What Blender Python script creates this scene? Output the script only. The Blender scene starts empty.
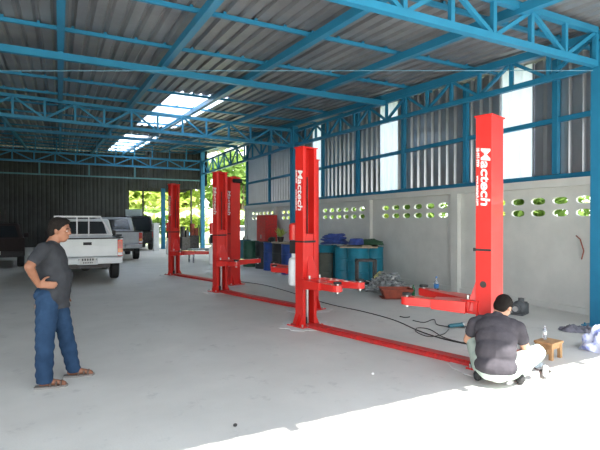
import bpy, bmesh, math, random
from mathutils import Vector, Matrix
R = math.radians
YAW = R(27.3)
CO, SI = math.cos(YAW), math.sin(YAW)
EYE = 1.6
F = 465.0
col = bpy.context.scene.collection

def W(X, Z, z=0.0):                      # camera-ground metres -> world
    return Vector((X*CO + Z*SI, -X*SI + Z*CO, z))

def G(u, v, z=0.0):                      # pixel of a point at height z -> world
    Z = F*(EYE - z)/(v - 222.0)
    return W((u-300.0)/F*Z, Z, z)

# ------------------------------------------------------------------ materials
MATS = {}
def mat(name, c, rough=0.6, metal=0.0, c2=None, scale=6.0, amt=1.0, bump=0.0, bscale=40.0, trans=0.0, alpha=None, coat=0.0, spec=0.5, contrast=(0.35, 0.65)):
    if name in MATS: return MATS[name]
    m = bpy.data.materials.new(name); m.use_nodes = True
    nt = m.node_tree; n = nt.nodes; l = nt.links
    b = n['Principled BSDF']
    b.inputs['Base Color'].default_value = (*c, 1)
    b.inputs['Roughness'].default_value = rough
    b.inputs['Metallic'].default_value = metal
    b.inputs['Specular IOR Level'].default_value = spec
    if coat: b.inputs['Coat Weight'].default_value = coat
    if trans: b.inputs['Transmission Weight'].default_value = trans
    if alpha is not None: b.inputs['Alpha'].default_value = alpha
    tc = n.new('ShaderNodeTexCoord')
    if c2 is None: c2 = tuple(x*0.86 for x in c)
    no = n.new('ShaderNodeTexNoise'); no.inputs['Scale'].default_value = scale; no.inputs['Detail'].default_value = 6
    no.inputs['Roughness'].default_value = 0.6
    l.new(tc.outputs['Object'], no.inputs['Vector'])
    mr = n.new('ShaderNodeMapRange'); mr.inputs[1].default_value = contrast[0]; mr.inputs[2].default_value = contrast[1]
    mr.inputs[4].default_value = amt
    l.new(no.outputs['Fac'], mr.inputs[0])
    mx = n.new('ShaderNodeMix'); mx.data_type = 'RGBA'
    mx.inputs[6].default_value = (*c, 1); mx.inputs[7].default_value = (*c2, 1)
    l.new(mr.outputs[0], mx.inputs[0]); l.new(mx.outputs[2], b.inputs['Base Color'])
    if bump:
        nb = n.new('ShaderNodeTexNoise'); nb.inputs['Scale'].default_value = bscale; nb.inputs['Detail'].default_value = 4
        l.new(tc.outputs['Object'], nb.inputs['Vector'])
        bu = n.new('ShaderNodeBump'); bu.inputs['Strength'].default_value = bump; bu.inputs['Distance'].default_value = 0.02
        l.new(nb.outputs['Fac'], bu.inputs['Height']); l.new(bu.outputs[0], b.inputs['Normal'])
    MATS[name] = m
    return m

def leaf_mat(name, c, c2):
    m = bpy.data.materials.new(name); m.use_nodes = True
    nt = m.node_tree; n = nt.nodes; l = nt.links; n.clear()
    out = n.new('ShaderNodeOutputMaterial'); d = n.new('ShaderNodeBsdfDiffuse'); t = n.new('ShaderNodeBsdfTranslucent')
    mx = n.new('ShaderNodeMixShader'); mx.inputs[0].default_value = 0.45
    no = n.new('ShaderNodeTexNoise'); no.inputs['Scale'].default_value = 1.3; tc = n.new('ShaderNodeTexCoord')
    l.new(tc.outputs['Object'], no.inputs['Vector'])
    mc = n.new('ShaderNodeMix'); mc.data_type = 'RGBA'; mc.inputs[6].default_value = (*c, 1); mc.inputs[7].default_value = (*c2, 1)
    mr = n.new('ShaderNodeMapRange'); mr.inputs[1].default_value = .35; mr.inputs[2].default_value = .65
    l.new(no.outputs['Fac'], mr.inputs[0]); l.new(mr.outputs[0], mc.inputs[0])
    l.new(mc.outputs[2], d.inputs[0]); l.new(mc.outputs[2], t.inputs[0])
    l.new(d.outputs[0], mx.inputs[1]); l.new(t.outputs[0], mx.inputs[2]); l.new(mx.outputs[0], out.inputs[0])
    MATS[name] = m
    return m

def translucent(name, c, f=0.75):
    m = bpy.data.materials.new(name); m.use_nodes = True
    nt = m.node_tree; n = nt.nodes; l = nt.links; n.clear()
    out = n.new('ShaderNodeOutputMaterial'); d = n.new('ShaderNodeBsdfDiffuse'); t = n.new('ShaderNodeBsdfTranslucent')
    mx = n.new('ShaderNodeMixShader'); mx.inputs[0].default_value = f
    d.inputs[0].default_value = (*c, 1); t.inputs[0].default_value = (*c, 1)
    l.new(d.outputs[0], mx.inputs[1]); l.new(t.outputs[0], mx.inputs[2]); l.new(mx.outputs[0], out.inputs[0])
    MATS[name] = m
    return m

M_conc = mat('floor_concrete', (.62, .615, .585), .62, c2=(.53, .525, .50), scale=1.1, bump=.12, bscale=60, contrast=(.3, .7))
def _stains(m):
    nt = m.node_tree; n = nt.nodes; l = nt.links; b = n['Principled BSDF']
    src = b.inputs['Base Color'].links[0].from_socket
    tc = n.new('ShaderNodeTexCoord')
    a = n.new('ShaderNodeTexNoise'); a.inputs['Scale'].default_value = 3.2; a.inputs['Detail'].default_value = 9; a.inputs['Roughness'].default_value = .72
    l.new(tc.outputs['Object'], a.inputs['Vector'])
    r = n.new('ShaderNodeMapRange'); r.inputs[1].default_value = .58; r.inputs[2].default_value = .72; r.inputs[4].default_value = .55
    l.new(a.outputs['Fac'], r.inputs[0])
    mx = n.new('ShaderNodeMix'); mx.data_type = 'RGBA'; mx.inputs[7].default_value = (.3, .3, .3, 1)
    l.new(r.outputs[0], mx.inputs[0]); l.new(src, mx.inputs[6]); l.new(mx.outputs[2], b.inputs['Base Color'])
_stains(M_conc)
M_block = mat('painted_block', (.63, .64, .61), .85, c2=(.56, .575, .55), scale=2.0, bump=.15, bscale=30)
M_steel = mat('galvanised_sheet', (.46, .48, .51), .30, .75, c2=(.40, .42, .45), scale=1.5)
M_roof = mat('roof_sheet', (.25, .255, .265), .45, .35, c2=(.185, .19, .205), scale=1.2)
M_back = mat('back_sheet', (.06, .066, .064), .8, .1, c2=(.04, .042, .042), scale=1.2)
M_blue = mat('blue_paint', (.020, .19, .34), .42, c2=(.017, .165, .30), scale=3, spec=.4)
M_teal = mat('dull_green_paint', (.08, .22, .24), .6)
M_red = mat('red_enamel', (.66, .022, .016), .36, c2=(.60, .018, .014), scale=3, coat=.25)
M_red2 = mat('red_enamel_worn', (.60, .022, .02), .45, c2=(.4, .03, .03), scale=14)
M_black = mat('black_rubber', (.02, .02, .022), .7)
M_dark = mat('dark_steel', (.07, .07, .075), .5, .5, c2=(.04, .035, .03), scale=12)
M_chrome = mat('bright_steel', (.6, .6, .6), .3, .9)
M_white = mat('white_paint', (.85, .85, .85), .45)
M_tank = mat('white_plastic', (.72, .76, .78), .45)
M_letter = mat('white_lettering', (.9, .9, .9), .5)
M_trans = translucent('white_translucent_sheet', (.85, .9, .97), .7)
M_carW = mat('white_car_paint', (.66, .70, .72), .35, coat=.4, c2=(.6, .64, .66), scale=2)
M_carS = mat('silver_car_paint', (.36, .38, .40), .35, .3, coat=.4)
M_carK = mat('black_car_paint', (.015, .016, .02), .25, coat=.6)
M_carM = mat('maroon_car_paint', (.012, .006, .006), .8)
M_glass = mat('dark_glass', (.02, .025, .03), .08, spec=.6)
M_lampR = mat('red_lamp_lens', (.55, .02, .015), .25, coat=.5)
M_lampA = mat('amber_lamp_lens', (.75, .25, .05), .25, coat=.5)
M_plate = mat('number_plate_face', (.62, .63, .62), .5)
M_ink = mat('dark_ink', (.04, .04, .05), .6)
M_skin = mat('skin_tan', (.25, .11, .062), .6, c2=(.20, .085, .048), scale=8)
M_skinF = mat('skin_light', (.55, .30, .20), .55, c2=(.48, .25, .16), scale=8)
M_hair = mat('black_hair', (.010, .008, .007), .85, spec=.15, bump=.5, bscale=90)
M_shirtA = mat('charcoal_cotton', (.040, .043, .049), .9, spec=.1, c2=(.032, .034, .04), scale=9, bump=.3, bscale=14)
M_shirtB = mat('dark_grey_cotton', (.065, .06, .07), .92, spec=.1, c2=(.05, .047, .055), scale=9, bump=.35, bscale=14)
M_jean = mat('blue_denim', (.024, .052, .105), .9, spec=.08, c2=(.016, .036, .075), scale=7, bump=.4, bscale=16)
M_pale = mat('pale_mint_trousers', (.42, .49, .44), .9, spec=.15, c2=(.33, .40, .36), scale=7, bump=.4, bscale=14)
M_leath = mat('brown_leather', (.10, .07, .055), .6)
M_sole = mat('sandal_sole', (.2, .19, .18), .8)
M_wood = mat('raw_wood', (.46, .28, .13), .75, c2=(.32, .18, .08), scale=16, bump=.2)
M_plank = mat('weathered_plank', (.42, .34, .25), .85, c2=(.3, .24, .17), scale=10)
M_drumT = mat('teal_drum_paint', (.015, .24, .36), .45, c2=(.012, .19, .28), scale=6)
M_drumB = mat('blue_drum_paint', (.015, .06, .30), .45, c2=(.012, .05, .2), scale=6)
M_drumG = mat('green_drum_paint', (.012, .08, .05), .5)
M_drumK = mat('black_drum_paint', (.02, .025, .028), .5)
M_drumC = mat('faded_teal_drum_paint', (.03, .17, .22), .5)
M_hose = mat('blue_hose_plastic', (.05, .10, .38), .5, c2=(.03, .05, .2), scale=14)
M_net = mat('dark_green_net', (.03, .09, .045), .9)
M_scrap = mat('scrap_metal', (.55, .58, .60), .5, .1, c2=(.15, .17, .18), scale=14)
M_rust = mat('rusty_tray', (.32, .07, .04), .75, c2=(.22, .05, .03), scale=9)
M_paper = mat('white_paper', (.8, .8, .78), .8)
M_yel = mat('yellow_plastic', (.7, .65, .3), .6)
M_sack = mat('dark_sack', (.09, .10, .085), .9)
M_cloth = mat('grey_cloth', (.20, .20, .24), .95, c2=(.14, .14, .17), scale=10)
M_bag = mat('blue_white_plastic_bag', (.70, .74, .88), .4, c2=(.28, .34, .72), scale=9, contrast=(.48, .6))
M_clear = mat('clear_bottle_plastic', (.75, .82, .9), .1, trans=.75)
M_cola = mat('cola_liquid', (.03, .012, .008), .2)
M_lab = mat('blue_label', (.05, .22, .55), .5)
M_grn = mat('green_glass_bottle', (.03, .25, .12), .15, trans=.4)
M_tool = mat('teal_tool_body', (.02, .12, .16), .5)
M_cable = mat('black_cable', (.03, .03, .03), .6)
M_earth = mat('outside_ground', (.38, .37, .28), .95, c2=(.20, .27, .09), scale=.4, bump=.2, bscale=6)
M_apron = mat('outside_concrete', (.60, .60, .58), .8, c2=(.5, .5, .48), scale=1.2)
M_bark = mat('tree_bark', (.16, .12, .08), .9, bump=.4)
M_leafA = leaf_mat('leaf_bright', (.55, .62, .20), (.36, .48, .10))
M_leafB = leaf_mat('leaf_deep', (.24, .36, .10), (.14, .24, .06))
M_leafC = leaf_mat('banana_leaf', (.72, .80, .45), (.55, .70, .30))
M_far = mat('far_panel', (.45, .52, .55), .6)
M_bluec = mat('faded_blue_panel', (.12, .3, .5), .5)
M_wire = mat('pale_blue_wire', (.12, .28, .40), .5)

# ------------------------------------------------------------------ mesh helpers
class MB:
    def __init__(s, T=None):
        s.bm = bmesh.new(); s.T = T or Matrix()
    def _add(s, vs, fs, T=None):
        M = s.T @ T if T is not None else s.T
        bv = [s.bm.verts.new(M @ Vector(v)) for v in vs]
        for f in fs:
            try: s.bm.faces.new([bv[i] for i in f])
            except ValueError: pass
        return s
    def box(s, c, d, rz=0, T=None):
        x, y, z = (q/2 for q in d)
        vs = [(a*x, b*y, e*z) for a in (-1, 1) for b in (-1, 1) for e in (-1, 1)]
        fs = [(0, 1, 3, 2), (4, 6, 7, 5), (0, 4, 5, 1), (2, 3, 7, 6), (0, 2, 6, 4), (1, 5, 7, 3)]
        t = Matrix.Translation(Vector(c)) @ Matrix.Rotation(rz, 4, 'Z')
        if T is not None: t = T @ t
        return s._add(vs, fs, t)
    def bar(s, p0, p1, w, h=None, up=(0, 0, 1)):
        h = w if h is None else h
        p0 = Vector(p0); p1 = Vector(p1); d = (p1-p0); L = d.length; d.normalize()
        up = Vector(up)
        if abs(d.dot(up)) > .98: up = Vector((1, 0, 0)) if abs(d.x) < .9 else Vector((0, 1, 0))
        a = d.cross(up).normalized(); b = a.cross(d).normalized()
        T = Matrix(((d.x, a.x, b.x, 0), (d.y, a.y, b.y, 0), (d.z, a.z, b.z, 0), (0, 0, 0, 1)))
        T.translation = (p0+p1)/2
        return s.box((0, 0, 0), (L, w, h), T=T)
    def tube(s, pts, r, seg=8, closed=False, caps=True):
        pts = [Vector(p) for p in pts]; n = len(pts)
        rs = r if isinstance(r, (list, tuple)) else [r]*n
        rings = []; prev = None
        for i, p in enumerate(pts):
            if closed: t = pts[(i+1) % n]-pts[i-1]
            else: t = (pts[min(i+1, n-1)]-pts[max(i-1, 0)])
            t.normalize()
            if prev is None:
                a = t.cross(Vector((0, 0, 1)))
                if a.length < .05: a = t.cross(Vector((1, 0, 0)))
            else: a = prev - t*prev.dot(t)
            a.normalize(); b = t.cross(a); prev = a
            rings.append([s.bm.verts.new(s.T @ (p + (a*math.cos(2*math.pi*k/seg)+b*math.sin(2*math.pi*k/seg))*rs[i])) for k in range(seg)])
        m = n if closed else n-1
        for i in range(m):
            A, B = rings[i], rings[(i+1) % n]
            for k in range(seg):
                s.bm.faces.new((A[k], A[(k+1) % seg], B[(k+1) % seg], B[k]))
        if caps and not closed:
            s.bm.faces.new(rings[0][::-1]); s.bm.faces.new(rings[-1])
        return s
    def cyl(s, p0, p1, r0, r1=None, seg=16):
        return s.tube([p0, p1], [r0, r0 if r1 is None else r1], seg)
    def lathe(s, prof, c=(0, 0, 0), seg=24, T=None):
        vs = []; fs = []; n = len(prof)
        for k in range(seg):
            a = 2*math.pi*k/seg
            for r, z in prof: vs.append((c[0]+r*math.cos(a), c[1]+r*math.sin(a), c[2]+z))
        for k in range(seg):
            k2 = (k+1) % seg
            for i in range(n-1): fs.append((k*n+i, k2*n+i, k2*n+i+1, k*n+i+1))
        fs.append([k*n for k in range(seg)][::-1]); fs.append([k*n+n-1 for k in range(seg)])
        return s._add(vs, fs, T)
    def prism(s, poly, x0, x1, axis='x', T=None):       # poly in the other two axes
        n = len(poly)
        def pt(a, p):
            return (a, p[0], p[1]) if axis == 'x' else ((p[0], a, p[1]) if axis == 'y' else (p[0], p[1], a))
        vs = [pt(x0, p) for p in poly]+[pt(x1, p) for p in poly]
        fs = [tuple(range(n))[::-1], tuple(range(n, 2*n))]+[(i, (i+1) % n, n+(i+1) % n, n+i) for i in range(n)]
        return s._add(vs, fs, T)
    def hexa(s, b4, t4):                                # bottom and top quads
        return s._add(list(b4)+list(t4), [(3, 2, 1, 0), (4, 5, 6, 7), (0, 1, 5, 4), (1, 2, 6, 5), (2, 3, 7, 6), (3, 0, 4, 7)])
    def ell(s, c, r, seg=16, rings=10, T=None):
        vs = []; fs = []
        c = Vector(c); r = Vector(r) if not isinstance(r, (int, float)) else Vector((r, r, r))
        for i in range(rings+1):
            ph = math.pi*i/rings
            for k in range(seg):
                a = 2*math.pi*k/seg
                vs.append((c.x+r.x*math.sin(ph)*math.cos(a), c.y+r.y*math.sin(ph)*math.sin(a), c.z-r.z*math.cos(ph)))
        for i in range(rings):
            for k in range(seg):
                k2 = (k+1) % seg
                fs.append((i*seg+k, i*seg+k2, (i+1)*seg+k2, (i+1)*seg+k))
        return s._add(vs, fs, T)
    def cap(s, p0, r0, p1, r1, seg=14):                 # tapered capsule
        p0 = Vector(p0); p1 = Vector(p1)
        s.ell(p0, r0, seg, 8); s.ell(p1, r1, seg, 8)
        return s.cyl(p0, p1, r0, r1, seg)
    def build(s, name, m, parent=None, smooth=False, bevel=0, auto=True):
        bmesh.ops.remove_doubles(s.bm, verts=s.bm.verts, dist=1e-5)
        bmesh.ops.recalc_face_normals(s.bm, faces=s.bm.faces)
        me = bpy.data.meshes.new(name); s.bm.to_mesh(me); s.bm.free()
        if smooth:
            for p in me.polygons: p.use_smooth = True
            if auto: me.set_sharp_from_angle(angle=R(40))
        me.materials.append(m)
        o = bpy.data.objects.new(name, me); col.objects.link(o)
        if parent is not None: o.parent = parent
        if bevel:
            b = o.modifiers.new('bevel', 'BEVEL'); b.width = bevel; b.segments = 2; b.limit_method = 'ANGLE'; b.angle_limit = R(40)
        return o

def tag(o, label, cat, group=None, kind=None):
    o['label'] = label; o['category'] = cat
    if group: o['group'] = group
    if kind: o['kind'] = kind
    return o
def thing(name, label, cat, loc=(0, 0, 0), rz=0, group=None):
    o = bpy.data.objects.new(name, None); col.objects.link(o)
    o.empty_display_size = .1
    o.location = loc; o.rotation_euler = (0, 0, rz)
    return tag(o, label, cat, group)
def struct(o):
    o['kind'] = 'structure'; return o
def place(o, loc, rz=0):
    o.location = loc; o.rotation_euler = (0, 0, rz); return o
ORD = ['first', 'second', 'third', 'fourth', 'fifth', 'sixth', 'seventh', 'eighth', 'ninth', 'tenth', 'eleventh', 'twelfth', 'thirteenth', 'fourteenth', 'fifteenth', 'sixteenth']

def copy_tree(o, parent=None):
    c = o.copy(); col.objects.link(c); c.parent = parent
    for ch in list(o.children): copy_tree(ch, c)
    return c

def remesh(mb, name, m, parent, voxel=.008, smooth=6, post=None):
    o = mb.build(name, m, None)
    r = o.modifiers.new('r', 'REMESH'); r.mode = 'VOXEL'; r.voxel_size = voxel; r.use_smooth_shade = True
    if smooth:
        q = o.modifiers.new('s', 'SMOOTH'); q.iterations = smooth; q.factor = .5
    dg = bpy.context.evaluated_depsgraph_get(); dg.update()
    me = bpy.data.meshes.new_from_object(o.evaluated_get(dg))
    me.name = name
    bpy.data.objects.remove(o)
    for p in me.polygons: p.use_smooth = True
    if post:
        for v in me.vertices: v.co = post(v.co.copy())
    if not me.materials: me.materials.append(m)
    o = bpy.data.objects.new(name, me); col.objects.link(o); o.parent = parent
    return o

def text_mesh(name, body, size, T, m, parent, extrude=.001, shear=0, bold=0, sx=1):
    cu = bpy.data.curves.new(name, 'FONT'); cu.body = body; cu.size = size; cu.extrude = extrude; cu.shear = shear
    cu.align_x = 'LEFT'; cu.offset = bold
    o = bpy.data.objects.new(name, cu); col.objects.link(o)
    dg = bpy.context.evaluated_depsgraph_get(); dg.update()
    me = bpy.data.meshes.new_from_object(o.evaluated_get(dg))
    bpy.data.objects.remove(o)
    me.transform(T @ Matrix.Diagonal((sx, 1, 1, 1)))
    me.materials.clear(); me.materials.append(m)
    o = bpy.data.objects.new(name, me); col.objects.link(o); o.parent = parent
    return o

# ------------------------------------------------------------------ building shell
XW = 8.1          # right block wall
XC = 7.3          # row of steel columns
XL = -9.0
YB = 34.0
def roof_z(y): return 4.36 + .057*y
ROOF0 = .9

fl = MB().box(((XL+XW)/2-.0, (1.5+YB)/2, -.1), (XW-XL+.3, YB-1.5+.3, .2)).build('floor', M_conc); struct(fl)
ap = MB().box((0, -2.75, -.11), (40, 8.5, .2)).build('floor_apron', M_apron); struct(ap)
gr = MB().box((10, 30, -.35), (160, 160, .3)).build('outside_ground', M_earth); gr['kind'] = 'structure'

# block wall with two rows of oval ventilation holes
BAY0, BAY = 4.47, 3.35
def block_wall():
    mb = MB(); th = .06; H = 2.36
    cw, chh = .44, .225
    zb, zt = 1.655, 1.655+2*chh
    def face(pts, x): mb._add([(x, y, z) for y, z in pts], [tuple(range(len(pts)))])
    y_end = 21.45
    holes = []
    k = 0
    segs = []
    for b in range(-1, 5):
        ys = BAY0 + b*BAY + .45 - .22
        segs.append((ys, ys+6*cw))
    y0w = BAY0-BAY
    for x in (XW, XW+th):
        face([(y0w, 0), (y_end, 0), (y_end, zb), (y0w, zb)], x)
        face([(y0w, zt), (y_end, zt), (y_end, H), (y0w, H)], x)
        c = y0w
        for a, bb in segs:
            face([(c, zb), (a, zb), (a, zt), (c, zt)], x); c = bb
        face([(c, zb), (y_end, zb), (y_end, zt), (c, zt)], x)
    for a, bb in segs:
        for i in range(6):
            for j in range(2):
                cy = a+(i+.5)*cw; cz = zb+(j+.5)*chh
                n = 16; outer = []; inner = []
                for q in range(n):
                    t = 2*math.pi*q/n + math.pi/n
                    cx_, sx_ = math.cos(t), math.sin(t)
                    sc = 1/max(abs(cx_), abs(sx_))
                    outer.append((cy+cx_*sc*cw/2, cz+sx_*sc*chh/2))
                    e = 2/2.6
                    inner.append((cy+.15*math.copysign(abs(cx_)**e, cx_), cz+.066*math.copysign(abs(sx_)**e, sx_)))
                # corner fix: include exact corners
                vs = []; fs = []
                for x in (XW, XW+th):
                    vs += [(x, p[0], p[1]) for p in outer]+[(x, p[0], p[1]) for p in inner]
                for s_ in (0, 2*n):
                    for q in range(n):
                        q2 = (q+1) % n
                        fs.append((s_+q, s_+q2, s_+n+q2, s_+n+q))
                for q in range(n):
                    q2 = (q+1) % n
                    fs.append((n+q, n+q2, 3*n+q2, 3*n+q))
                mb._add(vs, fs)
                for sy_ in (-1, 1):
                    for sz_ in (-1, 1):
                        # little triangles at the cell corners
                        cnr = (cy+sy_*cw/2, cz+sz_*chh/2)
                        near = sorted(outer, key=lambda p: (p[0]-cnr[0])**2/cw**2+(p[1]-cnr[1])**2/chh**2)[:2]
                        for x in (XW, XW+th):
                            mb._add([(x, cnr[0], cnr[1]), (x, near[0][0], near[0][1]), (x, near[1][0], near[1][1])], [(0, 1, 2)])
    # end caps and top
    mb._add([(XW, y_end, 0), (XW+th, y_end, 0), (XW+th, y_end, H), (XW, y_end, H)], [(0, 1, 2, 3)])
    mb._add([(XW, y0w, 0), (XW+th, y0w, 0), (XW+th, y0w, H), (XW, y0w, H)], [(0, 1, 2, 3)])
    mb._add([(XW, y0w, H), (XW+th, y0w, H), (XW+th, y_end, H), (XW, y_end, H)], [(0, 1, 2, 3)])
    mb._add([(XW, y0w, 0), (XW+th, y0w, 0), (XW+th, y_end, 0), (XW, y_end, 0)], [(0, 1, 2, 3)])
    # pilasters and ring beam belong to the wall
    for b in range(-1, 6):
        mb.box((XW-.015, BAY0+b*BAY if b < 5 else 21.3, 1.13), (.19, .2, 2.26))
    mb.box((XW, (y0w+y_end)/2, 2.31), (.24, y_end-y0w, .14))
    mb.box((XW-.01, (y0w+y_end)/2, .05), (.06, y_end-y0w, .1))
    return mb.build('wall_right', M_block)
struct(block_wall())

def sheet_profile(c0, c1, pitch=.25, h=.03, phase=0, sh=((0, 0), (.13, 0), (.165, 1), (.205, 1), (.24, 0))):
    """trapezoid rib profile along one axis: list of (s, height)"""
    pts = []; k = math.floor((c0-phase)/pitch)
    while True:
        b = phase+k*pitch
        for s, hh in [(a_, b_*h) for a_, b_ in sh]:
            if c0 <= b+s <= c1: pts.append((b+s, hh))
        if b > c1: break
        k += 1
    if pts[0][0] > c0: pts.insert(0, (c0, 0))
    if pts[-1][0] < c1: pts.append((c1, 0))
    return pts

# upper cladding on the right wall with gaps for white panels
PAN = [(5.97, 6.70), (10.02, 10.80), (14.05, 14.80)]
def clad_strip(mb, y0, y1, z0, off=0, h=.055, th=.004):
    pr = sheet_profile(y0, y1, .25, h)
    vs = []; fs = []
    for y, d in pr:
        zt = roof_z(y)-.02
        vs += [(XW+.06+off+d, y, z0), (XW+.06+off+d, y, zt)]
    for i in range(len(pr)-1): fs.append((2*i, 2*i+2, 2*i+3, 2*i+1))
    n = len(vs)
    mb._add(vs, fs)
    mb._add([(v[0]+th, v[1], v[2]) for v in vs], fs)
mb = MB(); c = BAY0-BAY
for a, b in PAN: clad_strip(mb, c, a, 2.38); c = b
clad_strip(mb, c, 21.45, 2.38)
struct(mb.build('wall_right_cladding', M_steel))
lab = ['white translucent wall panel right of the nearest red lift post', 'white translucent wall panel in the upper cladding between the two tall lift posts', 'white translucent wall panel partly behind the middle lift post']
for (a, b), lb in zip(PAN, lab):
    mb = MB(); clad_strip(mb, a-.03, b+.03, 2.38, off=.006)
    tag(mb.build('translucent_wall_panel', M_trans), lb, 'wall panel', 'white panels in the upper wall cladding')

# girts and studs on the upper right wall
for z, nm, lb in ((2.43, 'sill_rail', 'blue steel rail along the top of the block wall'), (3.47, 'girt_rail', 'blue horizontal rail halfway up the metal cladding')):
    tag(MB().bar((XW-.0+.02, 1.2, z), (XW+.02, 21.4, z), .08, .09).build(nm, M_blue), lb, 'steel rail')
studs = [3.31, 5.44, 7.57, 9.70, 11.83, 13.96, 16.1, 18.6, 21.3]
sl = ['near the front edge of the wall', 'right of the nearest white wall panel', 'just left of the nearest lift post', 'just right of the second white wall panel', 'left of the second white wall panel', 'behind the middle red lift post', 'left of the middle red lift post', 'above the red cabinet', 'at the far end of the cladding']
for y, s_ in zip(studs, sl):
    tag(MB().box((XW+.0, y, (2.48+roof_z(y)-.1)/2), (.1, .1, roof_z(y)-.1-2.48)).build('wall_stud', M_blue),
        'blue upright steel stud ' + s_, 'steel stud', 'upright studs on the upper wall')

# roof sheets (ribs run along y), skylight openings
SKX = (2.72, 4.22)
SKY = [(12.6, 19.5), (22.6, 32.0)]
def roof_patch(mb, x0, x1, y0, y1, off=0, h=.05):
    pr = sheet_profile(x0, x1, .25, h)
    vs = []; fs = []
    for x, d in pr:
        vs += [(x, y0, roof_z(y0)+d+off), (x, y1, roof_z(y1)+d+off)]
    for i in range(len(pr)-1): fs.append((2*i, 2*i+2, 2*i+3, 2*i+1))
    mb._add(vs, fs); mb._add([(v[0], v[1], v[2]+.005) for v in vs], fs)
mb = MB()
roof_patch(mb, XL-.3, SKX[0], ROOF0, YB+.5)
roof_patch(mb, SKX[1], XW+.5, ROOF0, YB+.5)
c = ROOF0
for a, b in SKY: roof_patch(mb, SKX[0], SKX[1], c, a); c = b
roof_patch(mb, SKX[0], SKX[1], c, YB+.5)
struct(mb.build('ceiling', M_roof))
for (a, b), lb in zip(SKY, ('larger nearer white translucent skylight strip in the roof', 'smaller farther white translucent skylight strip in the roof')):
    mb = MB(); roof_patch(mb, SKX[0]-.04, SKX[1]+.04, a-.05, b+.05, off=.009)
    tag(mb.build('skylight_panel', M_trans), lb, 'skylight', 'skylight strips')

# back and left walls, header panels
def flat_sheet(mb, p0, p1, z0, z1f, pitch=.25, h=.03):
    p0 = Vector(p0); p1 = Vector(p1); d = (p1-p0); L = d.length; d.normalize(); n = Vector((-d.y, d.x))
    pr = sheet_profile(0, L, pitch, h); vs = []; fs = []
    for s_, q in pr:
        p = p0+d*s_+n*q
        vs += [(p.x, p.y, z0), (p.x, p.y, z1f(p))]
    for i in range(len(pr)-1): fs.append((2*i, 2*i+2, 2*i+3, 2*i+1))
    mb._add(vs, fs); mb._add([(v[0]+n.x*.01, v[1]+n.y*.01, v[2]) for v in vs], fs)
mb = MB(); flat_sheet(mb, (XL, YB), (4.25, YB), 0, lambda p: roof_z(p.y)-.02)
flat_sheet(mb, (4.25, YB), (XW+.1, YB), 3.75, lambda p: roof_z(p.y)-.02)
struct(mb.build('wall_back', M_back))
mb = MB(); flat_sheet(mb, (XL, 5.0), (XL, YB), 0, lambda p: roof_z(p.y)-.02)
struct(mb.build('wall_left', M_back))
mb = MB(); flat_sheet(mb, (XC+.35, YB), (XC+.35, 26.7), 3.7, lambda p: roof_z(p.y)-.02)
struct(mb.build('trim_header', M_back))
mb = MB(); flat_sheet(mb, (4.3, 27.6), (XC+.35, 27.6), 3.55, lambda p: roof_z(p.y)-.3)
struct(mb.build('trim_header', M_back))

# steel columns
def column(x, y, ztop, label, w=.22, m=M_blue, z0=0):
    t = thing('steel_column', label, 'column', (x, y, z0), 0, 'blue steel columns')
    MB().box((0, 0, ztop/2), (w, w, ztop)).build('shaft', m, t, bevel=.008)
    mb = MB().box((0, 0, .01), (w+.16, w+.16, .02))
    for a in (-1, 1):
        for b in (-1, 1): mb.cyl((a*(w/2+.045), b*(w/2+.045), .02), (a*(w/2+.045), b*(w/2+.045), .05), .012, seg=8)
    mb.build('base_plate', m, t)
    return t
column(XC+.05, 4.2, roof_z(4.2)-.26, 'blue steel column at the right edge by the plastic bag')
column(XC, 14.6, roof_z(14.6)-.26, 'blue steel column directly behind the middle red lift post')
column(XC, 26.4, roof_z(26.4)-.26, 'blue steel column between the two far red lift posts')
column(5.45, 28.3, 3.9, 'distant blue steel column beside the black vehicle')
column(7.45, 29.6, roof_z(29.6)-.26, 'thin dark steel post in front of the sunlit banana plants', w=.1, m=M_dark)
column(4.79, 31.5, roof_z(31.5)-.26, 'thin dark steel post standing behind the black vehicle', w=.1, m=M_dark)

# trusses
def truss(name, label, p0, p1, depth, npan, chord=.09, web=.06, m=M_blue, hang=None, start=0, verts=True):
    p0 = Vector(p0); p1 = Vector(p1)
    t = thing(name, label, 'truss', p0, 0, 'blue roof trusses')
    d = p1-p0; up = Vector((0, 0, depth))
    MB().bar((0, 0, 0), d, chord, chord).build('bottom_chord', m, t)
    MB().bar(up, d+up, chord, chord).build('top_chord', m, t)
    for i in range(npan+1):
        a = d*(i/npan)
        if verts: MB().bar(a+Vector((0, 0, chord/2)), a+up-Vector((0, 0, chord/2)), web).build('vertical_strut', m, t)
        if i < npan:
            b = d*((i+1)/npan); e = d.normalized()*.05
            if (i+start) % 2 == 0: q0, q1 = a+e+Vector((0, 0, chord/2)), b-e+up-Vector((0, 0, chord/2))
            else: q0, q1 = a+e+up-Vector((0, 0, chord/2)), b-e+Vector((0, 0, chord/2))
            MB().bar(q0, q1, web*.9).build('diagonal_strut', m, t)
    return t
def tz(y): return 3.98+.030*(y-4.2)
truss('roof_truss', 'nearest blue roof truss across the top right corner', (XC-.74*22, 4.2, tz(4.2)), (XC-.12, 4.2, tz(4.2)), .50, 22, start=1)
truss('roof_truss', 'blue roof truss in the middle of the shed ending behind the middle lift post', (XC-.76*21, 14.6, 4.62), (XC-.12, 14.6, 4.25), .54, 21, start=1)
T3 = truss('roof_truss', 'farthest blue roof truss above the parked trucks', (XC-.93*17, 26.4, 4.6), (XC-.12, 26.4, 4.6), .48, 17, start=0)
for k in range(0, 18, 1):
    x = .93*k
    MB().bar((x, 0, .52), (x, 0, roof_z(26.4)-4.6-.1), .05).build('hanger', M_blue, T3)
truss('eave_truss', 'blue sloping truss along the right eave nearest the opening', (XC, 4.31, tz(4.31)), (XC, 14.49, tz(14.49)), .48, 14, start=1)
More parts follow.
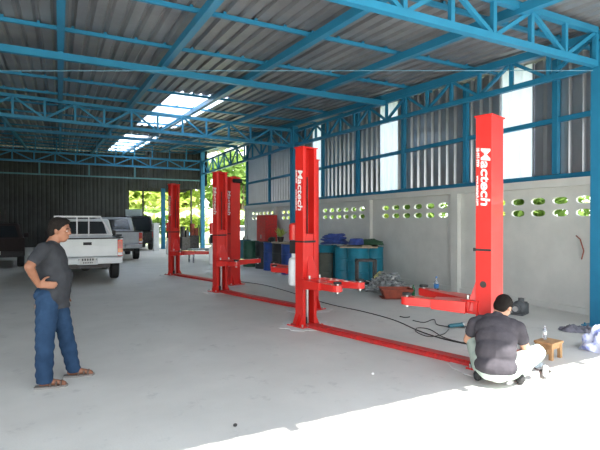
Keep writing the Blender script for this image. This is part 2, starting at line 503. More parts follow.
truss('eave_truss', 'blue sloping truss along the right eave beyond the middle column', (XC, 14.71, tz(14.6)), (XC, 26.25, 4.35), .7, 12, start=1)
# lower tie behind the far truss
t = thing('tie_beam', 'dull green low tie beam hung under the farthest truss', 'beam', (0, 26.4, 3.97))
MB().bar((-8.9, .0, 0), (XC-.12, .0, 0), .07).build('beam', M_teal, t)
for x in (-5.9, -3.4, -.9, 1.35, 3.6):
    MB().bar((x, 0, .035), (x, 0, .58), .07).build('hanger', M_teal, t)
t = thing('tie_beam', 'long bright blue tie beam crossing the whole roof in front of the skylight', 'beam', (0, 9.4, 4.57))
MB().bar((-8.9, 0, 0), (XC-.06, 0, 0), .10, .12).build('beam', M_blue, t)
RX = [7.3-1.82*k for k in range(9)]
for x in RX[1:]:
    MB().bar((x, 0, .06), (x, 0, roof_z(9.4)-.24-4.57), .07).build('hanger', M_blue, t)
t = thing('tie_beam', 'darker blue tie beam between the middle and farthest trusses', 'beam', (0, 20.3, 5.05))
MB().bar((-8.9, 0, 0), (XC-.06, 0, 0), .09, .12).build('beam', M_blue, t)
for x in RX[1:]:
    MB().bar((x, 0, .06), (x, 0, roof_z(20.3)-.24-5.05), .06).build('hanger', M_blue, t)

# rafters (slope with the roof) and purlins
rl = ['rightmost, above the right eave truss', 'second from the right eave', 'third from the right eave, right of the skylights', 'fourth from the right eave, left of the skylights', 'fifth from the right eave', 'sixth from the right eave', 'seventh from the right eave', 'eighth from the right eave', 'ninth from the right eave']
for k, x in enumerate(RX):
    o = MB().bar((x, ROOF0+.03, roof_z(ROOF0+.03)-.165), (x, YB, roof_z(YB)-.165), .11, .13).build('rafter', M_blue)
    tag(o, 'blue roof rafter, ' + rl[k], 'rafter', 'blue roof rafters')
PY = [.98+1.92*k for k in range(18)]
for k, y in enumerate(PY):
    mb = MB(); z = roof_z(y)-.06
    mb.box(((XL+XW)/2, y, z), (XW-XL, .05, .06))
    x = XL+.2
    while x < XW-.1:
        mb.box((x, y, z+.042), (.045, .08, .03)); x += .5
    o = mb.build('purlin', M_blue)
    tag(o, '%s blue purlin from the front edge of the roof' % (ORD[k] if k < 16 else 'last but one' if k == 16 else 'last and farthest'), 'purlin', 'blue roof purlins')

# thin wire across the bay
tag(MB().tube([(XC-.1, 4.25, 3.9), (-9.0, 12.5, 3.86)], .005, 6).build('tension_wire', M_wire), 'thin pale wire stretched straight across the shed', 'wire')

# ------------------------------------------------------------------ lifts
def lift(name, label, A, B, armsA, armsB, letters, unit=True, disc=False, cap_=False):
    A = Vector(A); B = Vector(B); d = B-A; L = d.length; ang = math.atan2(d.y, d.x)
    t = thing(name, label, 'car lift', A, ang, 'red two-post car lifts')
    H = 2.73; D = .085; WY = .145; T_ = .012
    for which, (arms, x0, rot) in enumerate(((armsA, 0, 0), (armsB, L, math.pi))):
        M = Matrix.Translation((x0, 0, 0)) @ Matrix.Rotation(rot, 4, 'Z')
        s = -1 if which == 0 else 1
        mb = MB(M)
        poly = [(-D, -WY), (D, -WY), (D, -WY+.055), (D-T_, -WY+.055), (D-T_, -WY+T_), (-D+T_, -WY+T_), (-D+T_, WY-T_), (D-T_, WY-T_), (D-T_, WY-.055), (D, WY-.055), (D, WY), (-D, WY)]
        mb.prism(poly, .015, H, 'z')
        c = mb.build('column', M_red, t)
        mb = MB(M).box((0, 0, H+.008), (.20, .33, .016))
        mb.box((-.02, 0, H+.02), (.05, .12, .03))
        mb.build('top_plate', M_red, c, bevel=.004)
        mb = MB(M).box((-.02, 0, .01), (.36, .44, .02))
        for q in (-1, 1):
            mb.prism([(-.19, .02), (-D, .02), (-D, .26), (-.1, .26)], q*.10-.006, q*.10+.006, 'y')
            mb.prism([(WY, .02), (.215, .02), (WY, .2)] if q > 0 else [(-WY, .02), (-.215, .02), (-WY, .2)], -.006, .006, 'x')
            mb.prism([(WY, .02), (.215, .02), (WY, .16)] if q > 0 else [(-WY, .02), (-.215, .02), (-WY, .16)], .06, .072, 'x')
        mb.build('base_plate', M_red, c)
        mb = MB(M)
        for a in (-.16, .12):
            for b in (-.19, .19): mb.cyl((a, b, .02), (a, b, .055), .014, seg=8)
        mb.build('anchor_bolt', M_chrome, c)
        # carriage
        mb = MB(M)
        mb.box((.0, 0, 1.02), (.13, .24, .80))
        mb.box((.062, 0, 1.0), (.04, .165, .84))
        mb.hexa([(.08, -.13, .62), (.20, -.16, .62), (.20, .16, .62), (.08, .13, .62)],
                [(.08, -.06, 1.08), (.09, -.03, 1.08), (.09, .03, 1.08), (.08, .06, 1.08)])
        mb.box((.15, 0, .735), (.20, .34, .02)); mb.box((.15, 0, .61), (.20, .34, .02)); mb.box((.08, 0, .67), (.04, .34, .14))
        ca = mb.build('carriage', M_red, t, bevel=.004)
        mb = MB(M).box((.087, 0, 1.3), (.03, .22, .03)); mb.box((.0, s*.147, 1.3), (.17, .008, .022)) ; mb.box((.095, s*.12, 1.3), (.018, .05, .022))
        mb.build('strap', M_black, ca)
        # hydraulic cylinder and hose in the channel
        MB(M).cyl((-.02, .04, .03), (-.02, .04, .62), .03, seg=14).build('hydraulic_cylinder', M_chrome, c, smooth=True)
        MB(M).cyl((-.045, .07, 1.42), (-.045, .07, 2.3), .009, seg=10).build('piston_rod', M_dark, c, smooth=True)
        mb = MB(M).tube([(.0, -.05, .05), (.01, -.055, .3), (-.01, -.05, .6)], .012, 8)
        mb.box((-.02, -.03, .08), (.08, .08, .1))
        mb.build('hydraulic_hose', M_black, c)
        MB(M).tube([(-.05, -.06, 1.42), (-.05, -.06, 2.6)], .005, 6).build('steel_rope', M_dark, c)
        # arms
        for k, (ax, ay) in enumerate(arms):
            ys = .11 if (ay > 0.2 or (k == 1 and ay > -.2)) else -.11
            p0 = Vector((.19, ys, .672)); p1 = Vector((ax, ay, .672)); dd = (p1-p0).normalized(); LL = (p1-p0).length
            mb = MB(M)
            n_ = Vector((-dd.y, dd.x, 0))
            mid = p0+dd*LL*.55
            a1, a2 = .145, .11
            mb.hexa([p0-n_*a1-Vector((0, 0, .065)), mid-n_*a2-Vector((0, 0, .055)), mid+n_*a2-Vector((0, 0, .055)), p0+n_*a1-Vector((0, 0, .065))],
                    [p0-n_*a1+Vector((0, 0, .065)), mid-n_*a2+Vector((0, 0, .055)), mid+n_*a2+Vector((0, 0, .055)), p0+n_*a1+Vector((0, 0, .065))])
            mb.bar(mid-dd*.1, p1, .15, .095)
            mb.cyl(p1+Vector((0, 0, -.045)), p1+Vector((0, 0, .045)), .07, seg=16)
            mb.cyl(p0+Vector((0, 0, -.06)), p0+Vector((0, 0, .075)), .05, seg=16)
            ar = mb.build('lift_arm', M_red, t, bevel=.004)
            MB(M).cyl(p1+Vector((0, 0, -.075)), p1+Vector((0, 0, .07)), .02, seg=12).build('pad_screw', M_chrome, ar)
            MB(M).cyl(p1+Vector((0, 0, .065)), p1+Vector((0, 0, .09)), .058, seg=18).build('rubber_pad', M_black, ar)
            MB(M).cyl(p0+Vector((0, 0, -.085)), p0+Vector((0, 0, .12)), .016, seg=12).build('pivot_pin', M_chrome, ar)
        # lettering on the side facing the camera: reads downwards
        if letters[which]:
            yy = s*(WY+.0012)
            # text x axis -> -z, text y axis -> +/- local x (towards the right of the picture)
            sx_ = 1 if which == 0 else -1
            X = Vector((0, 0, -1)); Y = Vector((sx_, 0, 0)); Nn = X.cross(Y)
            def TT(px_, pz):
                m_ = Matrix(((X.x, Y.x, Nn.x, px_), (X.y, Y.y, Nn.y, yy), (X.z, Y.z, Nn.z, pz), (0, 0, 0, 1)))
                return M @ m_
            text_mesh('lettering', 'Mactech', .142, TT(sx_*-.026, 2.40), M_letter, c, shear=.12, bold=.003, sx=1.3)
            text_mesh('phone_lettering', '08-997-9999', .044, TT(sx_*-.078, 2.40), M_letter, c, bold=.0008, sx=.9)
            text_mesh('web_lettering', 'www.mactech.com', .044, TT(sx_*-.078, 2.10), M_letter, c, bold=.0008, sx=.95)
        if disc and which == 1:
            MB(M).cyl((-.0, s*(WY), .93), (-.0, s*(WY+.004), .93), .036, seg=20).build('hole_cover', M_dark, c)
            MB(M).box((.1, s*(WY-.02), 1.30), (.035, .03, .035)).build('lock_bracket', M_black, c)
        if cap_ and which == 1:
            MB(M).cyl((-.17, -.12, 2.64), (-.17, .12, 2.64), .05, seg=14).build('pulley_roller', M_black, c, smooth=True)
    # power unit on the back of column A
    if unit:
        mb = MB().cyl((-.20, -.06, 1.32), (-.20, -.06, 1.55), .085, seg=20); mb.ell((-.20, -.06, 1.55), (.085, .085, .04))
        for z in (1.36, 1.41, 1.46, 1.51): mb.cyl((-.20, -.06, z), (-.20, -.06, z+.012), .092, seg=20)
        mb.box((-.12, -.06, 1.4), (.08, .1, .12))
        pu = mb.build('power_unit', M_red, t, smooth=True)
        mb = MB().box((-.18, -.06, 1.21), (.13, .13, .2)); mb.cyl((-.26, -.06, 1.2), (-.3, -.06, 1.2), .02, seg=10)
        mb.build('pump_block', M_black, pu, bevel=.006)
        MB().lathe([(.05, 0), (.09, .02), (.095, .06), (.095, .36), (.085, .42), (.045, .45), (.045, .52)], (-.20, -.06, .60), 20).build('oil_tank', M_tank, pu, smooth=True)
    mb = MB().box((L/2, -.02, .022), (L-.34, .20, .044)); mb.box((L/2, -.02, .05), (L-.34, .15, .014))
    mb.build('floor_beam', M_red2, t, bevel=.004)
    return t
def cg(X, Z): return W(X, Z, 0)
P1, P2b = cg(-3.82, 14.1), cg(-1.70, 11.9)
P2, P3b = cg(-1.84, 10.7), cg(.18, 8.51)
P3, P4 = cg(.093, 7.19), cg(2.07, 5.08)
lift('two_post_lift', 'farthest red two-post car lift', P1, P2b, [(.55, -.10), (.72, .70)], [(.5, .3), (.6, -.5)], (True, True), cap_=True)
lift('two_post_lift', 'middle red two-post car lift, its right post hidden behind a nearer one', P2, P3b, [(.62, .02), (.22, .92)], [(.9, .1), (1.5, -.38)], (True, True))
lift('two_post_lift', 'nearest red two-post car lift, spanning the picture centre and right', P3, P4, [(.81, -.17), (.81, .32)], [(.86, .29), (1.1, -.46)], (True, True), disc=True)

# fresh mortar pads round the posts
M_mort = mat('fresh_mortar', (.66, .68, .67), .9)
random.seed(4)
def blob(cx, cy, r, n=22, jag=.18):
    return [(cx+r*(1+random.uniform(-jag, jag))*math.cos(2*math.pi*k/n), cy+r*(1+random.uniform(-jag, jag))*math.sin(2*math.pi*k/n)) for k in range(n)]
for p, lb in ((P1, 'leftmost far post'), (P2b, 'right post of the farthest lift'), (P2, 'left post of the middle lift'), (P3b, 'hidden post just behind the middle red post'), (P3, 'left post of the nearest lift'), (P4, 'nearest post, behind the crouching person')):
    o = MB().prism(blob(0, 0, .40), 0, .006, 'z').build('mortar_patch', M_mort)
    place(o, (p.x, p.y, 0.0)); tag(o, 'pale mortar patch on the floor round the ' + lb, 'mortar patch', 'mortar patches round the lift posts')

# ------------------------------------------------------------------ vehicles
def wheel(t, x, y, r, w=.22, side=1):
    T = Matrix.Translation((x, y, r)) @ Matrix.Rotation(R(90), 4, 'Y')
    prof = [(r*.62, -w/2), (r*.92, -w/2), (r, -w/2+.03), (r, w/2-.03), (r*.92, w/2), (r*.62, w/2)]
    o = MB().lathe(prof, (0, 0, 0), 28, T).build('tyre', M_black, t, smooth=True)
    mb = MB(); zz = side*(w/2)
    a, b = sorted((zz-side*.05, zz+side*.004))
    mb.lathe([(r*.6, a), (r*.6, b), (r*.5, b), (.05, b)], (0, 0, 0), 24, T)
    for k in range(6):
        an = k*math.pi/3
        mb.box((r*.3*math.cos(an), r*.3*math.sin(an), zz+side*.008), (r*.5, .05, .02), an, T=T)
    mb.build('rim', M_chrome, o)
    return o
def arch(yc, r, n=9, z0=.35):
    return [(yc+r*math.cos(math.pi*(1-k/(n-1))), z0+r*math.sin(math.pi*(1-k/(n-1)))) for k in range(n)]
def pickup(label, loc, rz, paint, rack=True, W_=1.74, canopy=False, rc=.33, cabshape=0, z_roof=1.72):
    t = thing('pickup_truck', label, 'pickup truck', loc, rz)
    h = W_/2; bt = 1.10; fb = .58; ya = 1.0; yf = 4.1
    # bed (y 0..2.1)
    lowR = [(.02, fb), (ya-.45, .5)]+arch(ya, .42, 9, .42)+[(ya+.45, .5), (2.1, .45)]
    mb = MB()
    for s in (-1, 1):
        mb.prism([(.0, bt)]+lowR+[(2.1, bt)], s*h, s*(h-.07), 'x')
    mb.box((0, 1.05, .62), (W_-.14, 2.05, .05)); mb.box((0, 2.07, .85), (W_-.1, .06, .5))
    mb.box((-h+.2, ya, .75), (.26, .9, .22)); mb.box((h-.2, ya, .75), (.26, .9, .22))
    b = mb.build('bed', paint, t, bevel=.012)
    for s in (-1, 1): MB().box((s*(h-.035), 1.05, bt+.012), (.09, 2.08, .024)).build('rail_cap', M_black, b)
    mb = MB().box((0, .0, .88), (W_-.28, .05, .43)); mb.box((0, -.028, .98), (W_-.5, .012, .1))
    tg = mb.build('tailgate', paint, t, bevel=.012)
    MB().box((0, -.0, bt+.005), (W_-.28, .07, .03)).build('top_trim', M_black, tg)
    MB().box((0, -.04, .98), (.2, .02, .07)).build('handle', M_black, tg)
    for s in (-1, 1):
        o = MB().box((s*(h-.075), .0, .86), (.13, .08, .42)).build('tail_lamp', M_lampR, t, bevel=.01)
        MB().box((s*(h-.075), -.042, .80), (.11, .012, .09)).build('indicator_lens', M_lampA, o)
        MB().box((s*(h-.075), -.042, .71), (.11, .012, .07)).build('reversing_lens', M_white, o)
    mb = MB()
    for s in (-1, 1): mb.box((s*(h-.34), -.12, .56), (.62, .12, .15))
    mb.box((0, -.10, .53), (.5, .12, .12))
    bp = mb.build('rear_bumper', paint, t, bevel=.02)
    pl = MB().box((0, -.175, .57), (.38, .012, .16)).build('number_plate', M_plate, t)
    mb = MB()
    for k in range(5): mb.box((-.12+k*.06, -.183, .60), (.035, .004, .05))
    for k in range(6): mb.box((-.10+k*.04, -.183, .525), (.02, .004, .03))
    mb.build('plate_marks', M_ink, pl)
    MB().box((0, .25, .42), (1.1, .4, .1)).box((0, 2.5, .42), (.9, 4.4, .12)).bar((-.7, ya, .36), (.7, ya, .36), .09).ell((0, ya, .36), .14).build('chassis', M_dark, t)
    # front body
    body = [(2.15, 1.08), (2.15, .42), (yf-.45, .42)]+arch(yf, .42, 9, .42)+[(yf+.45, .45), (5.0, .5), (5.05, .8), (4.9, .98), (3.95, 1.08)]
    MB().prism(body, -h, h, 'x').build('cab_body', paint, t, bevel=.03)
    ht = h-.16
    MB().hexa([(-h+.03, 2.18, 1.06), (h-.03, 2.18, 1.06), (h-.03, 4.0, 1.06), (-h+.03, 4.0, 1.06)],
              [(-ht, 2.32, z_roof), (ht, 2.32, z_roof), (ht, 3.3, z_roof), (-ht, 3.3, z_roof)]).build('cab_roof', paint, t, bevel=.05)
    # glass
    def lerp(a, b_, k): return Vector(a)+(Vector(b_)-Vector(a))*k
    bl, br, tl, tr = (-h+.03, 2.18, 1.06), (h-.03, 2.18, 1.06), (-ht, 2.32, z_roof), (ht, 2.32, z_roof)
    q = [lerp(lerp(bl, tl, a), lerp(br, tr, a), b_)+Vector((0, -.008, 0)) for a, b_ in ((.14, .1), (.14, .9), (.86, .88), (.86, .12))]
    mb = MB(); mb.hexa([v for v in q], [v+Vector((0, .02, 0)) for v in q]); mb.build('rear_window', M_glass, t)
    mb = MB()
    for s in (-1, 1):
        w = [(s*(h-.025), 2.45, 1.14), (s*(h-.025), 3.75, 1.14), (s*(ht+.035), 3.28, z_roof-.1), (s*(ht+.035), 2.5, z_roof-.1)]
        mb.hexa([Vector(v) for v in w], [Vector(v)-Vector((s*.03, 0, 0)) for v in w])
    mb.build('side_window', M_glass, t)
    w = [(-h+.15, 3.93, 1.14), (h-.15, 3.93, 1.14), (ht-.05, 3.40, z_roof-.09), (-ht+.05, 3.40, z_roof-.09)]
    MB().hexa([Vector(v)+Vector((0, .02, .01)) for v in w], [Vector(v)-Vector((0, .05, 0)) for v in w]).build('windscreen', M_glass, t)
    for s in (-1, 1):
        MB().box((s*(h+.1), 3.75, 1.15), (.18, .08, .2)).build('wing_mirror', M_black, t, bevel=.02)
        MB().box((s*(h-.2), 5.0, .8), (.3, .08, .16)).build('headlamp', M_white, t, bevel=.02)
        for y in (ya, yf): wheel(t, s*(h-.13), y, rc, side=s)
    if rack:
        mb = MB(); zt = z_roof+.06
        for x in (-h+.1, -.18, .14): mb.bar((x, 2.12, bt-.2), (x, 2.12, zt), .035)
        mb.bar((-h+.08, 2.12, zt), (.47, 2.12, zt), .045); mb.bar((-h+.1, 2.12, bt+.05), (h-.1, 2.12, bt+.05), .04)
        mb.bar((.46, 2.12, zt), (h-.1, 2.12, bt+.05), .045)
        mb.build('headboard_rack', M_white, t)
    return t
wv = pickup('white pickup truck, tailgate toward the camera, behind the standing person', (.63, 13.25, 0), 0, M_carW, rc=.36, z_roof=1.60)
sv = pickup('silver pickup truck parked just behind the white pickup', (2.12, 20.1, 0), R(-1), M_carS, rack=False, z_roof=1.66)
sv.scale = (1.05, 1.05, 1.09); wv.scale = (1, 1, 1.06)

def suv(name, label, cat, loc, rz, paint, L=4.4, W_=1.74, H=1.75, hood=1.1):
    t = thing(name, label, cat, loc, rz); h = W_/2; ya = .85; yf = L-.85
    body = [(.0, .95), (.0, .42), (ya-.45, .40)]+arch(ya, .41, 9, .38)+[(ya+.45, .38), (yf-.45, .38)]+arch(yf, .41, 9, .38)+[(yf+.45, .4), (L, .45), (L, .82), (L-.15, .95), (L-hood-.1, 1.04), (.0, 1.04)]
    MB().prism(body, -h, h, 'x').build('body', paint, t, bevel=.04)
    ht = h-.17; y0, y1 = .05, L-hood-.05
    b4 = [(-h+.03, y0, 1.0), (h-.03, y0, 1.0), (h-.03, y1, 1.0), (-h+.03, y1, 1.0)]
    t4 = [(-ht, y0+.25, H), (ht, y0+.25, H), (ht, y1-.6, H), (-ht, y1-.6, H)]
    MB().hexa(b4, t4).build('cabin_roof', paint, t, bevel=.06)
    def lerp(a, b_, k): return Vector(a)+(Vector(b_)-Vector(a))*k
    q = [lerp(lerp(b4[0], t4[0], a), lerp(b4[1], t4[1], a), b_)+Vector((0, -.012, 0)) for a, b_ in ((.15, .08), (.15, .92), (.85, .9), (.85, .1))]
    MB().hexa(q, [v+Vector((0, .03, 0)) for v in q]).build('rear_window', M_glass, t)
    q = [lerp(lerp(b4[3], t4[3], a), lerp(b4[2], t4[2], a), b_)+Vector((0, .012, 0)) for a, b_ in ((.12, .06), (.12, .94), (.88, .9), (.88, .1))]
    MB().hexa(q, [v-Vector((0, .05, 0)) for v in q]).build('windscreen', M_glass, t)
    mb = MB()
    for s, (i0, i1) in ((-1, (0, 3)), (1, (1, 2))):
        q = [lerp(lerp(b4[i0], t4[i0], a), lerp(b4[i1], t4[i1], a), b_)+Vector((s*.012, 0, 0)) for a, b_ in ((.15, .06), (.15, .92), (.85, .92), (.85, .06))]
        mb.hexa(q, [v-Vector((s*.04, 0, 0)) for v in q])
    mb.build('side_window', M_glass, t)
    for s in (-1, 1):
        MB().box((s*(h-.1), -.01, .9), (.16, .08, .3)).build('tail_lamp', M_lampR, t, bevel=.01)
        MB().box((s*(h-.25), L-.02, .72), (.35, .1, .16)).build('headlamp', M_white, t, bevel=.02)
        MB().box((s*(h+.09), y1-.3, 1.08), (.16, .08, .16)).build('wing_mirror', paint, t, bevel=.02)
        for y in (ya, yf): wheel(t, s*(h-.12), y, .33, side=s)
    MB().box((0, -.08, .5), (W_-.1, .16, .2)).build('rear_bumper', M_black, t, bevel=.03)
    MB().box((0, L+.05, .5), (W_-.1, .14, .22)).build('front_bumper', M_black, t, bevel=.03)
    MB().box((0, -.17, .56), (.34, .012, .12)).build('number_plate', M_plate, t)
    return t
suv('off_road_car', 'black high vehicle parked beyond the silver pickup, with red rear lamp', 'car', (3.9, 27.0, 0), 0, M_carK, H=1.95)
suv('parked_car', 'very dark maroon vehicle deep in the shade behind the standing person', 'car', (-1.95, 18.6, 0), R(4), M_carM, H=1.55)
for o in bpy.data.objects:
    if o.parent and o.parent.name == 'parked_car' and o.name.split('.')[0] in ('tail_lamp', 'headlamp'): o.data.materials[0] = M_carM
suv('parked_car', 'pale car outside in the sun beyond the far lift', 'car', (14.2, 35.0, -.2), R(72), M_carW, H=1.5)

# dark shelving and drums deep left
t = thing('storage_rack', 'dark steel storage rack against the shaded back wall on the left', 'rack', (-4.4, 27, 0), R(5))
for x in (-2, 0, 2):
    for y in (-.3, .3): MB().bar((x, y, 0), (x, y, 2.2), .05).build('upright', M_dark, t)
for z in (.3, 1.0, 1.7): MB().box((0, 0, z), (4.1, .66, .04)).build('shelf', M_dark, t)
random.seed(8)
k = 0
for z in (.32, 1.02, 1.72):
    for x in (-1.6, -1.0, -.4, .4, 1.0, 1.6):
        w = random.uniform(.3, .48); hh = random.uniform(.25, .5)
        p = Matrix.Translation((-4.4, 27, 0)) @ Matrix.Rotation(R(5), 4, 'Z') @ Vector((x, 0, z))
        o = MB().box((0, 0, hh/2), (w, .4, hh)).box((0, 0, hh+.01), (w+.02, .42, .03)).build('storage_bin', random.choice([M_dark, M_rust, M_sack]), None, bevel=.01)
        place(o, p, R(5)); tag(o, 'dark bin on the %s shelf of the shaded storage rack' % ('lowest' if z < .5 else 'middle' if z < 1.2 else 'top'), 'bin', 'bins on the %s shelf of the dark rack' % ('lowest' if z < .5 else 'middle' if z < 1.2 else 'top'))
        k += 1
o = MB().box((0, 0, .24), (1.1, .05, .48)).box((-.45, .1, .12), (.05, .4, .24)).box((.45, .1, .12), (.05, .4, .24)).build('white_board', M_far)
bd = W(-11.15, 31.2); place(o, (bd.x, bd.y, 1.97), -YAW); 
t = MB().box((0, 0, .98), (1.15, .5, 1.96)).box((0, -.26, .8), (.02, .04, 1.4)).build('locker', M_back)
place(t, bd, -YAW); tag(t, 'dark locker at the back wall beneath a pale board', 'locker')
tag(o, 'pale board standing on the locker at the back wall', 'board')

# ------------------------------------------------------------------ drums and clutter
def drum(label, loc, m, r=.29, h=.88, group='oil drums along the right wall', top=True, rz=0):
    t = thing('oil_drum', label, 'drum', loc, rz, group)
    prof = [(r-.01, 0), (r, .0), (r, .02), (r-.008, .03), (r-.008, h*.32), (r+.004, h*.335), (r-.008, h*.35), (r-.008, h*.65), (r+.004, h*.665), (r-.008, h*.68), (r-.008, h-.03), (r, h-.02), (r, h), (r-.012, h), (r-.012, h-.015), (.02, h-.015)]
    MB().lathe(prof, (0, 0, 0), 32).build('shell', m, t, smooth=True)
    MB().cyl((.17, 0, h-.016), (.17, 0, h+.006), .035, seg=14).build('bung', M_dark, t)
    return t
dr = [((284.5, 275.5), M_drumB, 'bright blue oil drum just left of the middle red post'),
      ((273, 272), M_drumK, 'black oil drum right of a blue one in the row by the wall'),
      ((265, 270), M_drumB, 'blue oil drum between two black drums in the row'),
      ((256, 268), M_drumK, 'black oil drum beside the dark green drum'),
      ((247, 267), M_drumG, 'dark green oil drum right of the far lift post'),
      ((239.5, 264), M_drumC, 'faded teal oil drum farthest in the row, beside the far lift post')]
DR = [(-.29, 14.3), (-.61, 14.9), (-.93, 15.5), (-1.26, 16.1), (-1.77, 16.8), (-2.17, 17.8)]
for (X_, Z_), (uv, m, lb) in zip(DR, dr): drum(lb, W(X_, Z_), m, h=.92)
pb = W(-.45, 14.6)
o = MB().box((0, 0, .02), (.5, 1.1, .04)).build('drum_board', M_plank); place(o, (pb.x, pb.y, .925), R(0)); tag(o, 'flat board lying across the bright blue drum and its black neighbour', 'board')
pp = W(-.62, 14.85)
t = thing('pot_plant', 'leafy green plant in a dark pot on the board by the middle post', 'plant', (pp.x, pp.y, .965))
MB().lathe([(.07, 0), (.10, .12), (.11, .16), (.09, .16)], (0, 0, 0), 16).build('pot', M_dark, t, smooth=True)
random.seed(2)
mb = MB()
for k in range(34):
    a = random.uniform(0, 6.28); L = random.uniform(.15, .40); el = random.uniform(.7, 1.4); w = .035
    d = Vector((math.cos(a)*math.cos(el), math.sin(a)*math.cos(el), math.sin(el))); s_ = Vector((-math.sin(a), math.cos(a), 0))*w
    b0 = Vector((0, 0, .14)); m_ = b0+d*L*.6; e = b0+d*L+Vector((0, 0, -.03))
    mb._add([b0, m_+s_, e, m_-s_], [(0, 1, 2, 3)])
mb.build('foliage', M_leafA, t)
pm = W(-.95, 15.5)
o = MB().ell((0, 0, .09), (.14, .11, .09)).box((.1, 0, .1), (.14, .14, .14)).cyl((-.2, 0, .08), (-.1, 0, .08), .04).box((0, 0, .012), (.3, .2, .025)).build('electric_motor', M_dark, smooth=True)
place(o, (pm.x, pm.y, .925), R(40)); tag(o, 'dark old motor lying on the blue drum between two black ones', 'motor')

# red cabinet
t = thing('tool_cabinet', 'tall red metal cabinet behind the drum row against the block wall', 'cabinet', (7.62, 17.75, 0), R(90))
MB().box((0, 0, .95), (.95, .5, 1.86)).box((0, 0, .01), (.9, .45, .06)).build('body', M_red2, t, bevel=.01)
for s in (-1, 1):
    d_ = MB().box((s*.235, .258, .97), (.455, .02, 1.78)).build('door', M_red2, t, bevel=.006)
    MB().box((s*.04, .275, 1.0), (.02, .02, .16)).build('handle', M_chrome, d_)
d_ = MB().box((0, -.256, 1.5), (.9, .012, .02)).build('seam', M_dark, t)

# teal drums group under hose and planks
td = [((.80, 13.6), 'teal drum at the far left of the cluster, under the hose heap'), ((1.23, 12.65), 'teal drum at the front left of the cluster'), ((1.51, 12.05), 'teal drum behind the angle-iron stand'), ((1.97, 12.6), 'teal drum at the right end of the cluster under the netting')]
for (x, y), lb in td: drum(lb, W(x, y), M_drumT, r=.29, h=.93, group='teal drums by the right wall')
pc = W(1.60, 12.4)
o = MB().box((0, 0, .015), (.95, 1.15, .03)).box((.2, .1, .045), (.25, 1.2, .03)).build('plank_cover', M_plank); place(o, (pc.x, pc.y, .935), R(-38)); tag(o, 'weathered boards laid across the teal drums', 'boards')
mb = MB(); random.seed(3)
for k in range(9):
    r = .34-.014*(k % 3)-.012*k; pts = [(.04*math.sin(k*1.7)+r*math.cos(a*math.pi/12), .06*math.cos(k*2)+r*1.2*math.sin(a*math.pi/12), .025+.030*k+.016*math.sin(a*.5+k)) for a in range(24)]
    mb.tube(pts, .024, 8, closed=True)
ph_ = W(.98, 13.2)
o = mb.build('hose_coil', M_hose, smooth=True); place(o, (ph_.x, ph_.y, .975)); tag(o, 'coiled blue hose heaped high on the left of the teal drums', 'hose')
mb = MB()
for k in range(5):
    r = .20-.01*k; pts = [(r*math.cos(a*math.pi/9)*1.6, r*math.sin(a*math.pi/9), .02+.03*k) for a in range(18)]
    mb.tube(pts, .018, 8, closed=True)
ph_ = W(1.50, 12.35)
o = mb.build('hose_coil', M_hose, smooth=True); place(o, (ph_.x, ph_.y, 1.0), R(50)); tag(o, 'smaller flattened blue hose coil in the middle of the drum cover', 'hose')
def lump(name, m, parent, size, seed, amp=.25, n=3, seg=28, rings=16, flat=True):
    rnd = random.Random(seed); ph = [(rnd.uniform(0, 6.28), rnd.uniform(0, 6.28), rnd.randint(2, 7), rnd.randint(2, 6)) for _ in range(8)]
    mb = MB(); vs = []; fs = []
    for i in range(rings+1):
        p = math.pi*i/rings
        for k in range(seg):
            a = 2*math.pi*k/seg
            d = 1+amp*sum(math.sin(q[2]*a+q[0])*math.sin(q[3]*p+q[1]) for q in ph)/3
            z = -math.cos(p)*d
            if flat: z = max(z, -.15)+.15
            vs.append((size[0]*math.sin(p)*math.cos(a)*d, size[1]*math.sin(p)*math.sin(a)*d, size[2]*z))
    for i in range(rings):
        for k in range(seg):
            k2 = (k+1) % seg; fs.append((i*seg+k, i*seg+k2, (i+1)*seg+k2, (i+1)*seg+k))
    mb._add(vs, fs)
    return mb.build(name, m, parent, smooth=True)
o = lump('shade_net', M_net, None, (.30, .42, .12), 5); pn = W(1.9, 12.45); place(o, (pn.x, pn.y, 1.0)); tag(o, 'dark green netting bundled on the right drum', 'net')
drum('small dull dark drum between the middle red post and the teal drums', W(.70, 12.85), M_sack, r=.22, h=.74, group='small drums')
# angle iron stand
t = thing('metal_stand', 'dark angle-iron stand in front of the teal drums', 'stand', W(1.62, 11.45), R(-27))
for x in (-.22, .22):
    for y in (-.17, .17): MB().bar((x, y, 0), (x, y, .68), .045).build('leg', M_dark, t)
mb = MB()
for z in (.66, .12):
    for s in (-1, 1): mb.bar((-.22, s*.17, z), (.22, s*.17, z), .045); mb.bar((s*.22, -.17, z), (s*.22, .17, z), .045)
mb.build('frame', M_dark, t)
# scrap pile
random.seed(12)
mb = MB()
c0 = Vector((0, 0, 0))
for k in range(330):
    a = random.uniform(0, 6.28); rr = random.random()**.6; x = .74*rr*math.cos(a); y = .46*rr*math.sin(a)
    top = .44*(1-rr**1.6)+.04
    z = random.uniform(.02, top)
    L = random.uniform(.06, .26); el = random.uniform(-.5, .5); b = random.uniform(0, 6.28)
    d = Vector((math.cos(b)*math.cos(el), math.sin(b)*math.cos(el), math.sin(el)))*L/2
    p = Vector((x, y, max(z, .035+abs(d.z))))
    if k % 3 == 0: mb.cyl(p-d, p+d, random.uniform(.008, .035), seg=8)
    elif k % 3 == 1: mb.bar(p-d, p+d, random.uniform(.02, .1), random.uniform(.005, .03))
    else:
        mid = p+Vector((random.uniform(-.05, .05), random.uniform(-.05, .05), random.uniform(0, .05)))
        mb.tube([p-d, mid, p+d], .008, 6)
o = mb.build('scrap_pile', M_scrap); sp = Vector((6.78, 8.72, 0)); place(o, sp, R(60)); tag(o, 'heap of grey metal scrap and tubes by the wall', 'scrap', kind='stuff')
